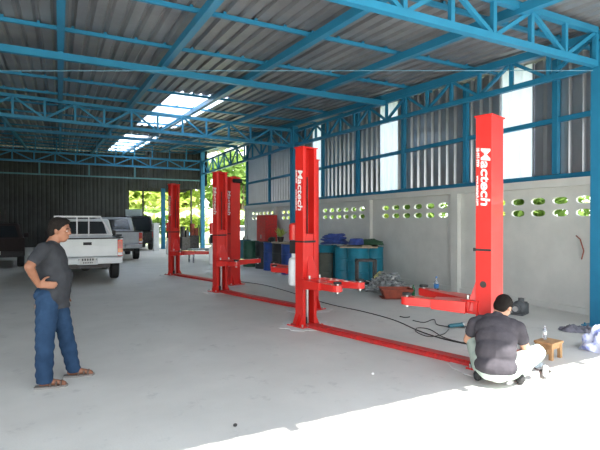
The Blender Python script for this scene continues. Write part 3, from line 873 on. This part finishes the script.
for (dx, dy, z, m, lb, nm) in ((.12, -.28, .36, M_paper, 'crumpled white paper on the right of the scrap heap', 'paper_sheet'), (-.25, .25, .26, M_yel, 'pale yellow rag at the left of the scrap heap', 'rag'), (-.32, -.02, .24, M_yel, 'small pale yellow scrap at the front of the heap', 'rag')):
    mb = MB(); n = 5; vs = []; fs = []
    rnd = random.Random(int(z*100))
    for i in range(n):
        for j in range(n): vs.append(((i-2)*.045, (j-2)*.035, rnd.uniform(0, .05)+.02))
    for i in range(n-1):
        for j in range(n-1): fs.append((i*n+j, (i+1)*n+j, (i+1)*n+j+1, i*n+j+1))
    mb._add(vs, fs); mb._add([(v[0], v[1], v[2]-.006) for v in vs], fs)
    o = mb.build(nm, m); o.location = sp+Vector({.36: (-.10, -.42, .31), .26: (.16, .42, .30), .24: (-.22, .02, .35)}[z]); o.rotation_euler = (R(-35), R(-30), R(20)); tag(o, lb, 'rag' if nm == 'rag' else 'paper')
# rusty red tray
t = MB(); 
t.hexa([(-.24, -.16, 0), (.24, -.16, 0), (.24, .16, 0), (-.24, .16, 0)], [(-.33, -.22, .02), (.33, -.22, .02), (.33, .22, .02), (-.33, .22, .02)])
for s in (-1, 1):
    t.hexa([(-.24, s*.16, 0), (.24, s*.16, 0), (.24, s*.145, .0), (-.24, s*.145, .0)], [(-.33, s*.24, .21), (.33, s*.24, .21), (.33, s*.22, .21), (-.33, s*.22, .21)])
    t.hexa([(s*.24, -.16, 0), (s*.24, .16, 0), (s*.225, .16, 0), (s*.225, -.16, 0)], [(s*.33, -.24, .21), (s*.33, .24, .21), (s*.31, .24, .21), (s*.31, -.24, .21)])
o = t.build('metal_tray', M_rust); place(o, G(397, 299)+Vector((.05, .1, 0)), R(-27)); tag(o, 'rusty red metal tray in front of the scrap heap', 'tray')

# bottles
def bottle(label, loc, s=1.0, liquid=None, body=M_clear, lab=M_lab, cap_=M_lab, grp=None):
    t = thing('bottle', label, 'bottle', loc)
    prof = [(.03, 0), (.045, .01), (.048, .05), (.044, .12), (.048, .2), (.04, .25), (.016, .30), (.014, .325)]
    MB().lathe([(a*s, b*s) for a, b in prof], (0, 0, 0), 18).build('body', body, t, smooth=True)
    if liquid: MB().lathe([(a*s*1.02, b*s) for a, b in [(.031, .002), (.046, .01), (.0485, .05), (.0445, .115)]], (0, 0, 0), 18).build('liquid', liquid, t, smooth=True)
    if lab: MB().lathe([(a*s, b*s) for a, b in [(.0455, .125), (.0495, .2)]], (0, 0, 0), 18).build('label_band', lab, t, smooth=True)
    MB().cyl((0, 0, .32*s), (0, 0, .345*s), .017*s, seg=12).build('cap', cap_, t)
    return t
bottle('cola bottle with blue label on the floor behind the nearest lift arm', G(436.5, 294.5), 1.15, M_cola)
bottle('small green glass bottle behind the lift arm pads', G(413.5, 297), .75, None, M_grn, None, M_grn)
# stool
sp_ = G(549, 357.5)
SH = .20
t = thing('wooden_stool', 'low raw wooden stool beside the crouching person', 'stool', sp_, R(8))
MB().box((0, 0, SH-.014), (.265, .22, .028)).build('seat', M_wood, t, bevel=.004)
for a in (-1, 1):
    for b in (-1, 1): MB().box((a*.10, b*.08, (SH-.028)/2), (.045, .04, SH-.028)).build('leg', M_wood, t, bevel=.003)
MB().box((0, -.08, SH-.055), (.18, .022, .05)).box((0, .08, SH-.055), (.18, .022, .05)).box((-.10, 0, SH-.055), (.022, .14, .05)).box((.10, 0, SH-.055), (.022, .14, .05)).build('apron', M_wood, t)
bottle('small clear water bottle standing on the wooden stool', (sp_.x+.0, sp_.y+.05, SH), .48, None, M_clear, M_tank, M_tank)
# gearbox by the wall
t = thing('gearbox', 'dark grey gearbox casing on the floor near the right wall', 'gearbox', G(523, 314.5)+Vector((0, .05, 0)), R(20))
mb = MB().ell((-.05, 0, .12), (.15, .12, .12)); mb.box((.08, 0, .09), (.2, .18, .17)); mb.cyl((-.24, 0, .12), (-.12, 0, .12), .08)
mb.cyl((.05, 0, .16), (.05, 0, .27), .05); mb.cyl((.14, .02, .15), (.14, .02, .23), .03); mb.box((-.02, .0, .015), (.34, .2, .03))
for k in range(5): mb.box((.0+k*.035, 0, .19), (.012, .16, .03))
mb.build('casing', mat('cast_iron', (.11, .12, .13), .6, .3), t, bevel=.006)
MB().cyl((-.27, 0, .12), (-.24, 0, .12), .045).build('shaft', M_chrome, t)
# cloth on the floor
def sheet(name, label, cat, loc, rz, sx, sy, h, m, seed, group=None):
    rnd = random.Random(seed); n, k = 22, 16; vs = []; fs = []
    ph = [(rnd.uniform(0, 6.28), rnd.uniform(1, 5), rnd.uniform(1, 5)) for _ in range(7)]
    for i in range(n):
        for j in range(k):
            x = (i/(n-1)-.5)*2; y = (j/(k-1)-.5)*2
            ed = max(0, 1-max(abs(x), abs(y))**3)
            w = sum(math.sin(q[1]*x*2.2+q[2]*y*2.2+q[0]) for q in ph)/3.2
            vs.append((x*sx*(1-.2*y*y*math.sin(ph[0][0])), y*sy*(1-.25*x*x), .008+h*ed*abs(w)+.008*abs(w)))
    for i in range(n-1):
        for j in range(k-1): fs.append((i*k+j, (i+1)*k+j, (i+1)*k+j+1, i*k+j+1))
    mb = MB(); mb._add(vs, fs); mb._add([(v[0], v[1], max(0.0, v[2]-.008)) for v in vs], fs)
    o = mb.build(name, m, smooth=True, auto=False); place(o, loc, rz); return tag(o, label, cat, group)
sheet('floor_cloth', 'crumpled grey cloth on the floor left of the right-hand blue column', 'cloth', G(579, 331), R(-35), .27, .17, .13, M_cloth, 3)
o = lump('plastic_bag', M_bag, None, (.20, .18, .22), 21, .35, seg=40, rings=24); place(o, G(600, 350), 0); tag(o, 'crumpled blue and white plastic bag at the right edge', 'plastic bag')
sheet('floor_rag', 'pale grey rag spread on the floor beside the crouching person', 'rag', G(512, 380), R(10), .20, .09, .05, M_paper, 7)
sheet('floor_rag', 'bluish grey plastic sheet under the knee of the crouching person', 'plastic sheet', G(530, 366), R(-10), .14, .10, .05, M_far, 11)
# grinder in the sun
def grinder(label, loc, rz, m):
    t = thing('power_tool', label, 'power tool', loc, rz)
    MB().tube([(-.14, 0, .045), (-.1, 0, .045), (.05, 0, .05), (.1, 0, .05)], [.022, .032, .03, .036], 14).build('body', m, t, smooth=True)
    MB().cyl((.11, 0, .03), (.11, 0, .075), .03).ell((.1, 0, .055), (.04, .035, .03)).build('gear_head', M_chrome, t, smooth=True)
    MB().cyl((.11, 0, .018), (.11, 0, .023), .055, seg=24).build('disc', M_dark, t)
    return t
grinder('small grey grinder on the floor by the stool in bright light', G(546, 376), R(35), M_scrap)
grinder('dark teal power drill on the floor left of the crouching person', G(457, 328.5), R(-10), M_tool)

# cables
def cable(name, label, pts, r=.008, m=M_cable, cat='cable'):
    P_ = [G(u, v)+Vector((0, 0, r+.001)) for u, v in pts]
    out = []
    for i in range(len(P_)-1):
        p0 = P_[max(i-1, 0)]; p1 = P_[i]; p2 = P_[i+1]; p3 = P_[min(i+2, len(P_)-1)]
        for k in range(6):
            t_ = k/6
            out.append(.5*((2*p1)+(p2-p0)*t_+(2*p0-5*p1+4*p2-p3)*t_*t_+(3*p1-p0-3*p2+p3)*t_**3))
    out.append(P_[-1])
    return tag(MB().tube(out, r, 6).build(name, m, smooth=True), label, cat)
cable('power_cable', 'long black cable crossing the floor behind the nearest lift', [(236, 281.5), (262, 285), (285, 291), (325, 303.5), (365, 312.5), (395, 321), (420, 332), (445, 340), (470, 345.5)])
cable('power_cable', 'loosely coiled black cable left of the crouching person', [(413, 321), (424, 323), (434, 320), (437, 325), (447, 327), (452, 327)], .007)
cable('power_cable', 'tangled loop of black cable in front of the power drill', [(449, 330), (443, 335), (428, 337), (416, 332), (418, 328.5), (430, 330), (444, 338), (462, 343), (470, 343.5)], .006)
cable('power_cable', 'short dark cable end lying alone on the floor', [(400, 317), (405, 318), (410, 317.5)], .008)
cable('power_cable', 'grey cable on the floor right of the crouching person', [(510, 378), (520, 369), (530, 367.5), (540, 371), (546, 372)], .007, M_scrap)
tag(MB().tube([(XW-.02, 4.95, .95), (XW-.04, 4.9, 1.1), (XW-.03, 4.97, 1.3), (XW-.02, 5.05, 1.36)], .01, 8).build('hanging_hose', M_rust, smooth=True), 'thin brown hose hanging on the block wall by the right column', 'hose')
for (u, v, lb) in ((235, 427, 'small dark pebble near the sunlit edge of the floor'), (373, 375, 'small pale chip on the open floor before the long red floor beam')):
    p = G(u, v); o = MB().ell((0, 0, .012), (.018, .014, .012), 8, 6).build('pebble', M_dark if u < 300 else M_paper); place(o, p); tag(o, lb, 'pebble')

# things beyond the far lift
t = thing('workbench', 'pale workbench under the far blue column between lift posts', 'workbench', G(203, 262), R(10))
MB().box((0, 0, .52), (1.1, .5, .05)).build('top', M_far, t)
for a in (-.5, .5):
    for b in (-.2, .2): MB().bar((a, b, 0), (a, b, .5), .05).build('leg', M_scrap, t)
def engine(label, loc, rz, m, h=1.0):
    t = thing('machine', label, 'machine', loc, rz)
    MB().box((0, 0, h*.3), (.55, .45, h*.5)).box((0, 0, h*.03), (.65, .5, h*.06)).build('base', M_dark, t, bevel=.02)
    MB().cyl((-.1, 0, h*.55), (-.1, 0, h), .14).box((.15, 0, h*.68), (.2, .3, h*.3)).build('head', m, t, bevel=.01)
    MB().tube([(.15, 0, h*.8), (.3, .1, h*.95), (.35, .1, h*.5)], .03, 8).build('pipe', M_black, t, smooth=True)
    return t
engine('dark machine with round head standing beyond the farthest post', G(184, 250), R(20), M_dark, 1.35)
engine('reddish machine beyond the far workbench', G(194.0, 249.5), R(-10), M_rust, 1.5)
o = MB().box((0, 0, .75), (.3, .3, 1.5)).box((0, 0, 1.52), (.36, .36, .05)).build('fuel_post', M_tank); place(o, W(-8.02, 25.9)); tag(o, 'pale upright box beside the distant blue column', 'post')
o = MB().box((0, 0, .4), (1.2, .04, .8)).box((0, 0, .82), (1.25, .06, .05)).build('blue_board', M_bluec); place(o, G(189, 243.5), R(10)); tag(o, 'faded blue board leaning far behind the machines', 'board')

# ------------------------------------------------------------------ people
def hand(mb, wrist, dirv, palm_n, thumb_side, curl=.5, s=1.0):
    """palm and five fingers; dirv finger direction, palm_n the direction the palm faces, thumb_side lateral"""
    d = Vector(dirv).normalized(); n = Vector(palm_n); n = (n-d*n.dot(d)).normalized(); t = Vector(thumb_side); t = (t-d*t.dot(d)-n*t.dot(n)).normalized()
    w = Vector(wrist)
    for k in (-1.2, -.4, .4, 1.2):
        mb.cap(w+t*k*.016*s, .015*s, w+d*.085*s+t*k*.019*s, .012*s, 10)
    for k, L in ((1.5, .068), (.5, .078), (-.5, .072), (-1.5, .056)):
        p = w+d*.085*s+t*k*.0185*s; p2 = p+(d*(1-.25*curl)+n*.35*curl).normalized()*L*.5*s; p3 = p2+(d*(1-.6*curl)+n*.9*curl).normalized()*L*.5*s
        mb.cap(p, .0095*s, p2, .0088*s, 8); mb.cap(p2, .0088*s, p3, .0075*s, 8)
    p = w+d*.025*s+t*.028*s; p2 = p+(d*.6+t*.8+n*.2).normalized()*.045*s; p3 = p2+(d*.9+t*.35+n*.3).normalized()*.032*s
    mb.cap(p, .014*s, p2, .011*s, 8); mb.cap(p2, .011*s, p3, .009*s, 8)

def head(mb, c, T):
    """skull, jaw, nose, ears, in head frame: x forward, z up; T rotates about c"""
    H = Matrix.Translation(c) @ T
    mb.ell((-.012, 0, .03), (.094, .076, .088), 20, 14, T=H)
    mb.ell((.022, 0, -.035), (.062, .056, .072), 18, 12, T=H)
    mb.ell((.03, 0, -.085), (.045, .042, .03), 14, 8, T=H)           # chin
    mb.ell((.086, 0, -.012), (.020, .014, .026), 10, 8, T=H)         # nose
    mb.ell((.098, 0, -.024), (.013, .017, .010), 10, 8, T=H)
    mb.ell((.076, 0, .022), (.016, .05, .012), 12, 6, T=H)           # brow
    mb.ell((.078, 0, -.056), (.014, .026, .008), 10, 6, T=H); mb.ell((.076, 0, -.070), (.014, .022, .008), 10, 6, T=H)  # lips
    for s in (-1, 1):
        mb.ell((-.008, s*.078, -.008), (.018, .010, .032), 10, 8, T=H)  # ear
        mb.ell((.052, s*.036, -.02), (.025, .022, .02), 10, 8, T=H)   # cheek
def face_bits(parent, c, T, seed=0):
    H = Matrix.Translation(c) @ T
    mb = MB(H)
    for s in (-1, 1): mb.ell((.078, s*.031, .003), (.0085, .009, .004), 10, 8)
    mb.build('eye', M_white, parent, smooth=True)
    mb = MB(H)
    for s in (-1, 1): mb.ell((.0865, s*.031, .003), (.0045, .006, .0055), 8, 6)
    mb.build('pupil', M_ink, parent, smooth=True)
    mb = MB(H)
    for s in (-1, 1): mb.tube([(.086, s*.016, .024), (.088, s*.034, .029), (.078, s*.05, .024)], .004, 6)
    mb.build('eyebrow', M_hair, parent, smooth=True)
def hair(parent, c, T, cut=.0):
    H = Matrix.Translation(c) @ T
    mb = MB(H)
    mb.ell((-.022, 0, .046), (.096, .084, .090), 20, 14)
    mb.ell((-.055, 0, -.005), (.062, .077, .078), 18, 12)
    mb.ell((.03, 0, .096), (.055, .058, .030), 14, 8)
    for s in (-1, 1): mb.ell((-.005, s*.070, .03), (.03, .016, .04), 10, 8)
    return remesh(mb, 'hair', M_hair, parent, .007, 4)

def standing_man():
    # local: x forward (towards picture right), y left, z up
    o = W(-2.455, 4.62); t = thing('person', 'standing person in charcoal T-shirt and blue jeans, hand on hip, seen side-on at left', 'person', o, -YAW+R(17))
    sR, eR, wR = Vector((-.05, -.185, 1.335)), Vector((-.135, -.33, 1.19)), Vector((-.085, -.215, 1.01))
    sL, eL, wL = Vector((-.03, .185, 1.33)), Vector((.0, .25, 1.06)), Vector((.06, .20, .84))
    hR, kR, aR = Vector((-.03, -.09, .86)), Vector((-.05, -.115, .47)), Vector((-.055, -.13, .085))
    hL, kL, aL = Vector((.0, .09, .86)), Vector((.085, .125, .47)), Vector((.15, .15, .085))
    hc = Vector((.065, 0, 1.515)); HT = Matrix.Rotation(R(-12), 4, 'Z') @ Matrix.Rotation(R(6), 4, 'Y')
    mb = MB()
    head(mb, hc, HT)
    mb.cap((-.01, 0, 1.38), .06, (.035, 0, 1.46), .055)
    mb.ell((-.01, 0, 1.22), (.11, .165, .17)); mb.ell((.0, 0, 1.0), (.12, .15, .16)); mb.ell((-.02, 0, .88), (.115, .15, .11))
    for s_, e_, w_ in ((sR, eR, wR), (sL, eL, wL)):
        mb.cap(s_, .056, e_, .042); mb.cap(e_, .042, e_+(w_-e_)*.4, .040); mb.cap(e_+(w_-e_)*.4, .040, w_, .026)
    hand(mb, wR, (.95, .05, -.1), (.1, .9, 0), (0, -.15, 1), .25)
    hand(mb, wL, (.3, -.05, -.95), (-.5, -.8, 0), (1, 0, .3), .5)
    for h_, k_, a_ in ((hR, kR, aR), (hL, kL, aL)):
        mb.cap(h_, .085, k_, .055); mb.cap(k_, .055, a_, .036)
        f = a_+Vector((-.02, 0, -.035)); tq = a_+Vector((.165, 0, -.05))
        mb.cap(f, .034, a_+Vector((.07, 0, -.035)), .034); mb.cap(a_+Vector((.07, 0, -.035)), .032, tq, .022)
        for j in range(5): mb.cap(tq+Vector((-.01, (j-2)*.016, -.004)), .011, tq+Vector((.03-.004*abs(j-1), (j-2)*.017, -.008)), .009, 8)
    body = remesh(mb, 'body', M_skin, t, .0075, 3)
    face_bits(body, hc, HT); hair(body, hc, HT)
    # shirt
    mb = MB()
    mb.ell((-.025, 0, 1.285), (.135, .205, .115)); mb.ell((-.005, 0, 1.16), (.145, .185, .20)); mb.ell((.025, 0, 1.03), (.152, .178, .22))
    mb.ell((.015, 0, .90), (.150, .178, .18)); mb.cap((-.02, -.13, 1.345), .065, (-.02, .13, 1.345), .065)
    mb.cap((.0, 0, 1.36), .07, (.0, 0, 1.39), .062)
    mb.cap(sR, .072, sR+(eR-sR)*.62, .064); mb.cap(sL, .072, sL+(eL-sL)*.62, .062)
    mb.tube([(.0, 0, .86), (.005, 0, .735)], [.13, .145], 28)
    def sh(p):
        if p.z < .755: p.z = .755-(.755-p.z)*.25
        k = max(0, 1-abs(p.z-.95)/.4)
        w_ = .006*math.sin(p.z*42+p.y*16)*k+.005*math.sin(p.z*23-p.x*31+1)
        n = Vector((p.x, p.y, 0)); n = n.normalized() if n.length > .01 else n
        return p+n*w_
    remesh(mb, 'shirt', M_shirtA, t, .009, 5, sh)
    mb = MB()
    mb.ell((-.02, 0, .83), (.135, .17, .12))
    mb.cap(hR, .108, kR, .086); mb.cap(kR, .086, aR+Vector((0, 0, .03)), .078)
    mb.cap(hL, .108, kL, .080); mb.cap(kL, .080, aL+Vector((.0, 0, .03)), .070)
    mb.cap(hR+Vector((-.05, .02, .03)), .08, hL+Vector((-.05, -.02, .03)), .08)
    mb.cap(aR+Vector((.005, 0, .0)), .076, aR+Vector((.01, 0, -.02)), .074); mb.cap(aL+Vector((.01, 0, .0)), .066, aL+Vector((.015, 0, -.02)), .064)
    def je(p):
        if p.z < .05: p.z = .05-(.05-p.z)*.1
        w_ = .004*math.sin(p.z*38+p.x*60+p.y*25)*max(0, 1-abs(p.z-.3)/.3)+.003*math.sin(p.z*71+p.y*60-p.x*30)
        return p+Vector((w_, w_*.5, 0))
    remesh(mb, 'jeans', M_jean, t, .009, 5, je)
    for a_ in (aR, aL):
        poly = [(-.085, -.035), (-.02, -.045), (.1, -.052), (.19, -.04), (.21, 0), (.19, .04), (.1, .052), (-.02, .045), (-.085, .035)]
        T = Matrix.Translation((a_.x, a_.y, 0)); s_ = MB(T).prism(poly, .0, .018, 'z').build('sandal', M_sole, t)
        mb = MB(T)
        for xx in (.06, .11, .15): mb.tube([(xx, -.047, .012), (xx, -.03, .05), (xx, 0, .062-(xx-.06)*.1), (xx, .03, .05), (xx, .047, .012)], .009, 8)
        mb.build('sandal_strap', M_leath, s_, smooth=True)
    MB().box((-.13, -.10, .79), (.02, .07, .05)).build('belt_pouch', M_leath, t, bevel=.008)
    return t
standing_man()

def crouching_man():
    f = math.atan2(.89, .42)          # facing, in camera-ground axes
    o = W(1.97, 4.66); t = thing('person', 'crouching person in dark grey T-shirt and pale trousers, back to the camera', 'person', o, f-YAW)
    hc = Vector((.15, -.06, .72)); HT = Matrix.Rotation(R(-28), 4, 'Z') @ Matrix.Rotation(R(38), 4, 'Y')
    sR, eR, wR = Vector((.02, -.20, .55)), Vector((.08, -.275, .31)), Vector((.30, -.20, .24))
    sL, eL, wL = Vector((.05, .205, .55)), Vector((.12, .285, .36)), Vector((.30, .06, .26))
    hR, kR, aR = Vector((-.14, -.10, .17)), Vector((.19, -.37, .29)), Vector((.05, -.22, .09))
    hL, kL, aL = Vector((-.14, .10, .19)), Vector((.19, .24, .38)), Vector((-.02, .17, .10))
    mb = MB()
    head(mb, hc, HT)
    mb.cap((.05, 0, .57), .055, (.11, -.02, .69), .053)
    mb.ell((-.02, 0, .46), (.09, .15, .14)); mb.ell((-.09, 0, .32), (.09, .14, .14)); mb.ell((-.13, 0, .20), (.10, .14, .10))
    for s_, e_, w_ in ((sR, eR, wR), (sL, eL, wL)):
        mb.cap(s_, .054, e_, .042); mb.cap(e_, .042, e_+(w_-e_)*.4, .040); mb.cap(e_+(w_-e_)*.4, .040, w_, .026)
    hand(mb, wR, (.6, .3, -.7), (-.3, .9, 0), (.5, .5, .6), .7)
    hand(mb, wL, (.6, -.3, -.7), (-.3, -.9, 0), (.5, -.5, .6), .7)
    for h_, k_, a_ in ((hR, kR, aR), (hL, kL, aL)):
        mb.cap(h_, .08, k_, .055); mb.cap(k_, .055, a_, .036)
        mb.cap(a_+Vector((-.03, 0, -.03)), .03, a_+Vector((.16, 0, -.055)), .026)
    body = remesh(mb, 'body', M_skinF, t, .0075, 3)
    face_bits(body, hc, HT); hair(body, hc, HT)
    mb = MB()
    mb.cap((.02, -.15, .575), .068, (.05, .15, .58), .068); mb.cap((.02, -.07, .60), .07, (.04, .07, .605), .07); mb.ell((-.0, 0, .52), (.13, .215, .14)); mb.ell((-.05, 0, .43), (.14, .20, .17))
    mb.ell((-.11, .0, .32), (.145, .195, .17)); mb.ell((-.15, 0, .20), (.158, .205, .12)); mb.cap((.04, 0, .61), .07, (.07, -.01, .64), .06)
    mb.cap((-.02, 0, .5), .13, (-.1, 0, .3), .15); mb.cap((.0, .08, .5), .11, (-.1, .06, .28), .13); mb.cap((.0, -.08, .5), .11, (-.1, -.06, .28), .13)
    mb.cap(sR, .072, sR+(eR-sR)*.48, .066); mb.cap(sL, .072, sL+(eL-sL)*.48, .064)
    def sh(p):
        w_ = .004*math.sin(p.z*30+p.y*26)*max(0, 1-abs(p.z-.3)/.25)+.004*math.sin(p.z*12-p.y*21+1)
        return p+Vector((-w_, 0, 0))
    remesh(mb, 'shirt', M_shirtB, t, .009, 5, sh)
    mb = MB()
    mb.ell((-.14, 0, .155), (.152, .195, .11)); mb.cap((-.14, -.08, .175), .108, (-.14, .08, .175), .108)
    mb.cap(hR, .108, hR+(kR-hR)*.6, .098); mb.cap(hR+(kR-hR)*.6, .098, kR, .084); mb.cap(kR, .084, aR+Vector((0, 0, .02)), .060)
    mb.cap(hL, .105, kL, .082); mb.cap(kL, .080, aL+Vector((0, 0, .03)), .060)
    def je(p):
        if p.z < .045: p.z = .045-(.045-p.z)*.2
        w_ = .006*math.sin(p.x*40+p.z*26)+.004*math.sin(p.y*47)
        return p+Vector((0, 0, w_))
    remesh(mb, 'trousers', M_pale, t, .009, 5, je)
    for a_, nm in ((aR, 'shoe'), (aL, 'shoe')):
        mb = MB(); a0 = Vector((a_.x, a_.y, 0))
        mb.ell(a0+Vector((-.045, 0, .055)), (.05, .042, .055)); mb.ell(a0+Vector((.05, 0, .045)), (.10, .045, .045)); mb.ell(a0+Vector((.14, 0, .035)), (.065, .046, .035))
        remesh(mb, nm, M_black, t, .008, 3)
    return t
crouching_man()

# ------------------------------------------------------------------ greenery outside
def crown_mesh(n, rx, ry, rz, size, seed, hollow=.55):
    rnd = random.Random(seed); mb = MB()
    lob = [(rnd.uniform(-.55, .55), rnd.uniform(-.55, .55), rnd.uniform(-.35, .6), rnd.uniform(.4, .6)) for _ in range(9)]
    for i in range(n):
        L = lob[rnd.randrange(9)]
        a = rnd.uniform(0, 6.28); ph = math.acos(rnd.uniform(-1, 1)); q = L[3]*rnd.uniform(hollow, 1)
        c = Vector(((L[0]+q*math.sin(ph)*math.cos(a))*rx, (L[1]+q*math.sin(ph)*math.sin(a))*ry, (L[2]+q*math.cos(ph))*rz))
        s = size*rnd.uniform(.6, 1.3)
        u = Vector((rnd.gauss(0, 1), rnd.gauss(0, 1), rnd.gauss(0, .6))).normalized(); w = u.cross(Vector((rnd.gauss(0, 1), rnd.gauss(0, 1), rnd.gauss(0, 1)))).normalized()
        mb._add([c-u*s, c+w*s*.45, c+u*s, c-w*s*.45], [(0, 1, 2, 3)])
    return mb
protos = {}
def tree(label, x, y, h, r, kind, seed, cat='tree', group='trees outside the shed'):
    t = thing('leafy_tree' if cat == 'tree' else 'leafy_bush', label, cat, (x, y, -.2), random.uniform(0, 6), group)
    key = (kind, seed % 3)
    if key not in protos:
        mb = crown_mesh(2600, 1, 1, 1, .10, seed+50)
        me = mb.build('foliage', kind, None); protos[key] = me
        c = me
    else:
        c = protos[key].copy(); col.objects.link(c)
    c.parent = t; c.scale = (r, r, h*.48); c.location = (0, 0, h*.56)
    MB().tube([(0, 0, 0), (.1, .05, h*.3), (0, .1, h*.6)], [h*.022+.03, h*.018+.02, h*.01], 8).build('trunk', M_bark, t, smooth=True)
    return t
random.seed(31)
tl = [  # beyond the back opening and the open far side
    (6, 47, 8, 4.2, M_leafA, 'bright green tree seen past the black vehicle'),
    (12, 50, 9, 4.6, M_leafA, 'bright yellow-green tree behind the banana plants'),
    (17.5, 47, 9.5, 4.4, M_leafB, 'deeper green tree beyond the farthest lift'),
    (20, 41, 8.5, 3.6, M_leafA, 'sunlit tree seen left of the upper cladding end'),
    (1, 49, 8, 4.2, M_leafB, 'deep green tree beyond the left of the back opening'),
    (25, 49, 9, 4.5, M_leafB, 'deep green tree far behind the sunlit one'),
]
for i, (x, y, h, r, k, lb) in enumerate(tl): tree(lb, x, y, h, r, k, i)
ys = [3.5, 6.3, 9.0, 11.8, 14.6, 17.4, 20.0]
for i, y in enumerate(ys):
    tree('bush outside the block wall, glimpsed through the %s group of vent holes' % ['nearest', 'nearest', 'second', 'second', 'third', 'fourth', 'farthest'][i], 13.2+(i % 2)*.9, y, 3.0+(i % 3)*.5, 1.55, M_leafA if i % 2 else M_leafB, i+7, 'bush', 'bushes outside the block wall')
for i, (x, y) in enumerate(((3.5, 41.5), (7.2, 43), (10.8, 43.5), (14.6, 42.5), (17.6, 38.5), (16.2, 33.5), (15.0, 27.8))):
    tree('low bush in the sunny yard behind the shed, %s from the left' % ORD[i], x, y, 3.0, 2.0, M_leafB if i % 2 else M_leafA, i+20, 'bush', 'low bushes in the back yard')
def banana(label, x, y, h, seed):
    rnd = random.Random(seed); t = thing('banana_plant', label, 'banana plant', (x, y, -.2), 0, 'banana plants behind the shed')
    MB().tube([(0, 0, 0), (.03, 0, h*.5)], [.14, .09], 10).build('stem', M_leafB, t, smooth=True)
    for k in range(9):
        a = k*2.4+rnd.uniform(-.3, .3); L = h*rnd.uniform(.5, .75); w = .26
        mb = MB(); vs = []; fs = []; n = 9
        for i in range(n):
            s_ = i/(n-1); out = L*s_*.75; up = h*.5+L*(s_*.95-.85*s_*s_)
            ww = w*math.sin(math.pi*min(1, s_*.93+.05))**.6
            c = Vector((math.cos(a)*out, math.sin(a)*out, up)); sd = Vector((-math.sin(a), math.cos(a), 0))
            vs += [c-sd*ww-Vector((0, 0, .08)), c, c+sd*ww-Vector((0, 0, .08))]
        for i in range(n-1):
            fs += [(3*i, 3*i+1, 3*i+4, 3*i+3), (3*i+1, 3*i+2, 3*i+5, 3*i+4)]
        mb._add(vs, fs); mb.build('leaf', M_leafC, t, smooth=True, auto=False)
for i, (x, y, h) in enumerate(((8.6, 38.5, 3.9), (10.6, 39.5, 4.3), (12.2, 36.5, 3.6), (7.0, 40.5, 4.0), (14.2, 39, 4.2))):
    banana(['banana plant left of the column with the workbench', 'tall banana plant behind the far lift post', 'banana plant just left of the middle lift post', 'banana plant beyond the thin dark post', 'banana plant beside the pale car outside'][i], x, y, h, i)
# low wall / pillar outside end of block wall
o = MB().box((0, 0, 1.1), (.12, .12, 2.6)).bar((0, 0, 2.35), (1.5, .2, 2.35), .06).build('gate_frame', M_bark); place(o, (8.7, 23.0, -.2)); tag(o, 'weathered frame post past the far end of the block wall', 'frame')

# ------------------------------------------------------------------ light
sc = bpy.context.scene
w = bpy.data.worlds.new('world'); sc.world = w; w.use_nodes = True
nt = w.node_tree; bg = nt.nodes['Background']
tc = nt.nodes.new('ShaderNodeTexCoord'); sp2 = nt.nodes.new('ShaderNodeSeparateXYZ'); rp = nt.nodes.new('ShaderNodeValToRGB')
nt.links.new(tc.outputs['Generated'], sp2.inputs[0]); nt.links.new(sp2.outputs[2], rp.inputs[0]); nt.links.new(rp.outputs[0], bg.inputs[0])
rp.color_ramp.elements[0].color = (1, .99, .97, 1); rp.color_ramp.elements[0].position = 0
rp.color_ramp.elements[1].color = (.80, .88, 1, 1); rp.color_ramp.elements[1].position = .8
bg.inputs[1].default_value = 1.9
sun = bpy.data.lights.new('sun', 'SUN'); sun.energy = 11.0; sun.angle = R(.6); sun.color = (1, .97, .9)
so = bpy.data.objects.new('sun', sun); col.objects.link(so)
# shadow edge of the roof front lands at y = 3.25
edge_z = roof_z(ROOF0); dy = 3.25-ROOF0
dirv = Vector((-.25, dy, -edge_z)).normalized()
so.rotation_euler = dirv.to_track_quat('-Z', 'Y').to_euler()

cam = bpy.data.cameras.new('camera'); co = bpy.data.objects.new('camera', cam); col.objects.link(co)
cam.sensor_width = 36; cam.lens = 36*F/600; cam.clip_end = 500
co.location = (0, 0, EYE)
co.rotation_euler = (R(90)-math.atan(3/F), 0, -YAW)
sc.camera = co
sc.view_settings.view_transform = 'Standard'; sc.view_settings.look = 'None'; sc.view_settings.gamma = 1
sc.view_settings.exposure = 0.95
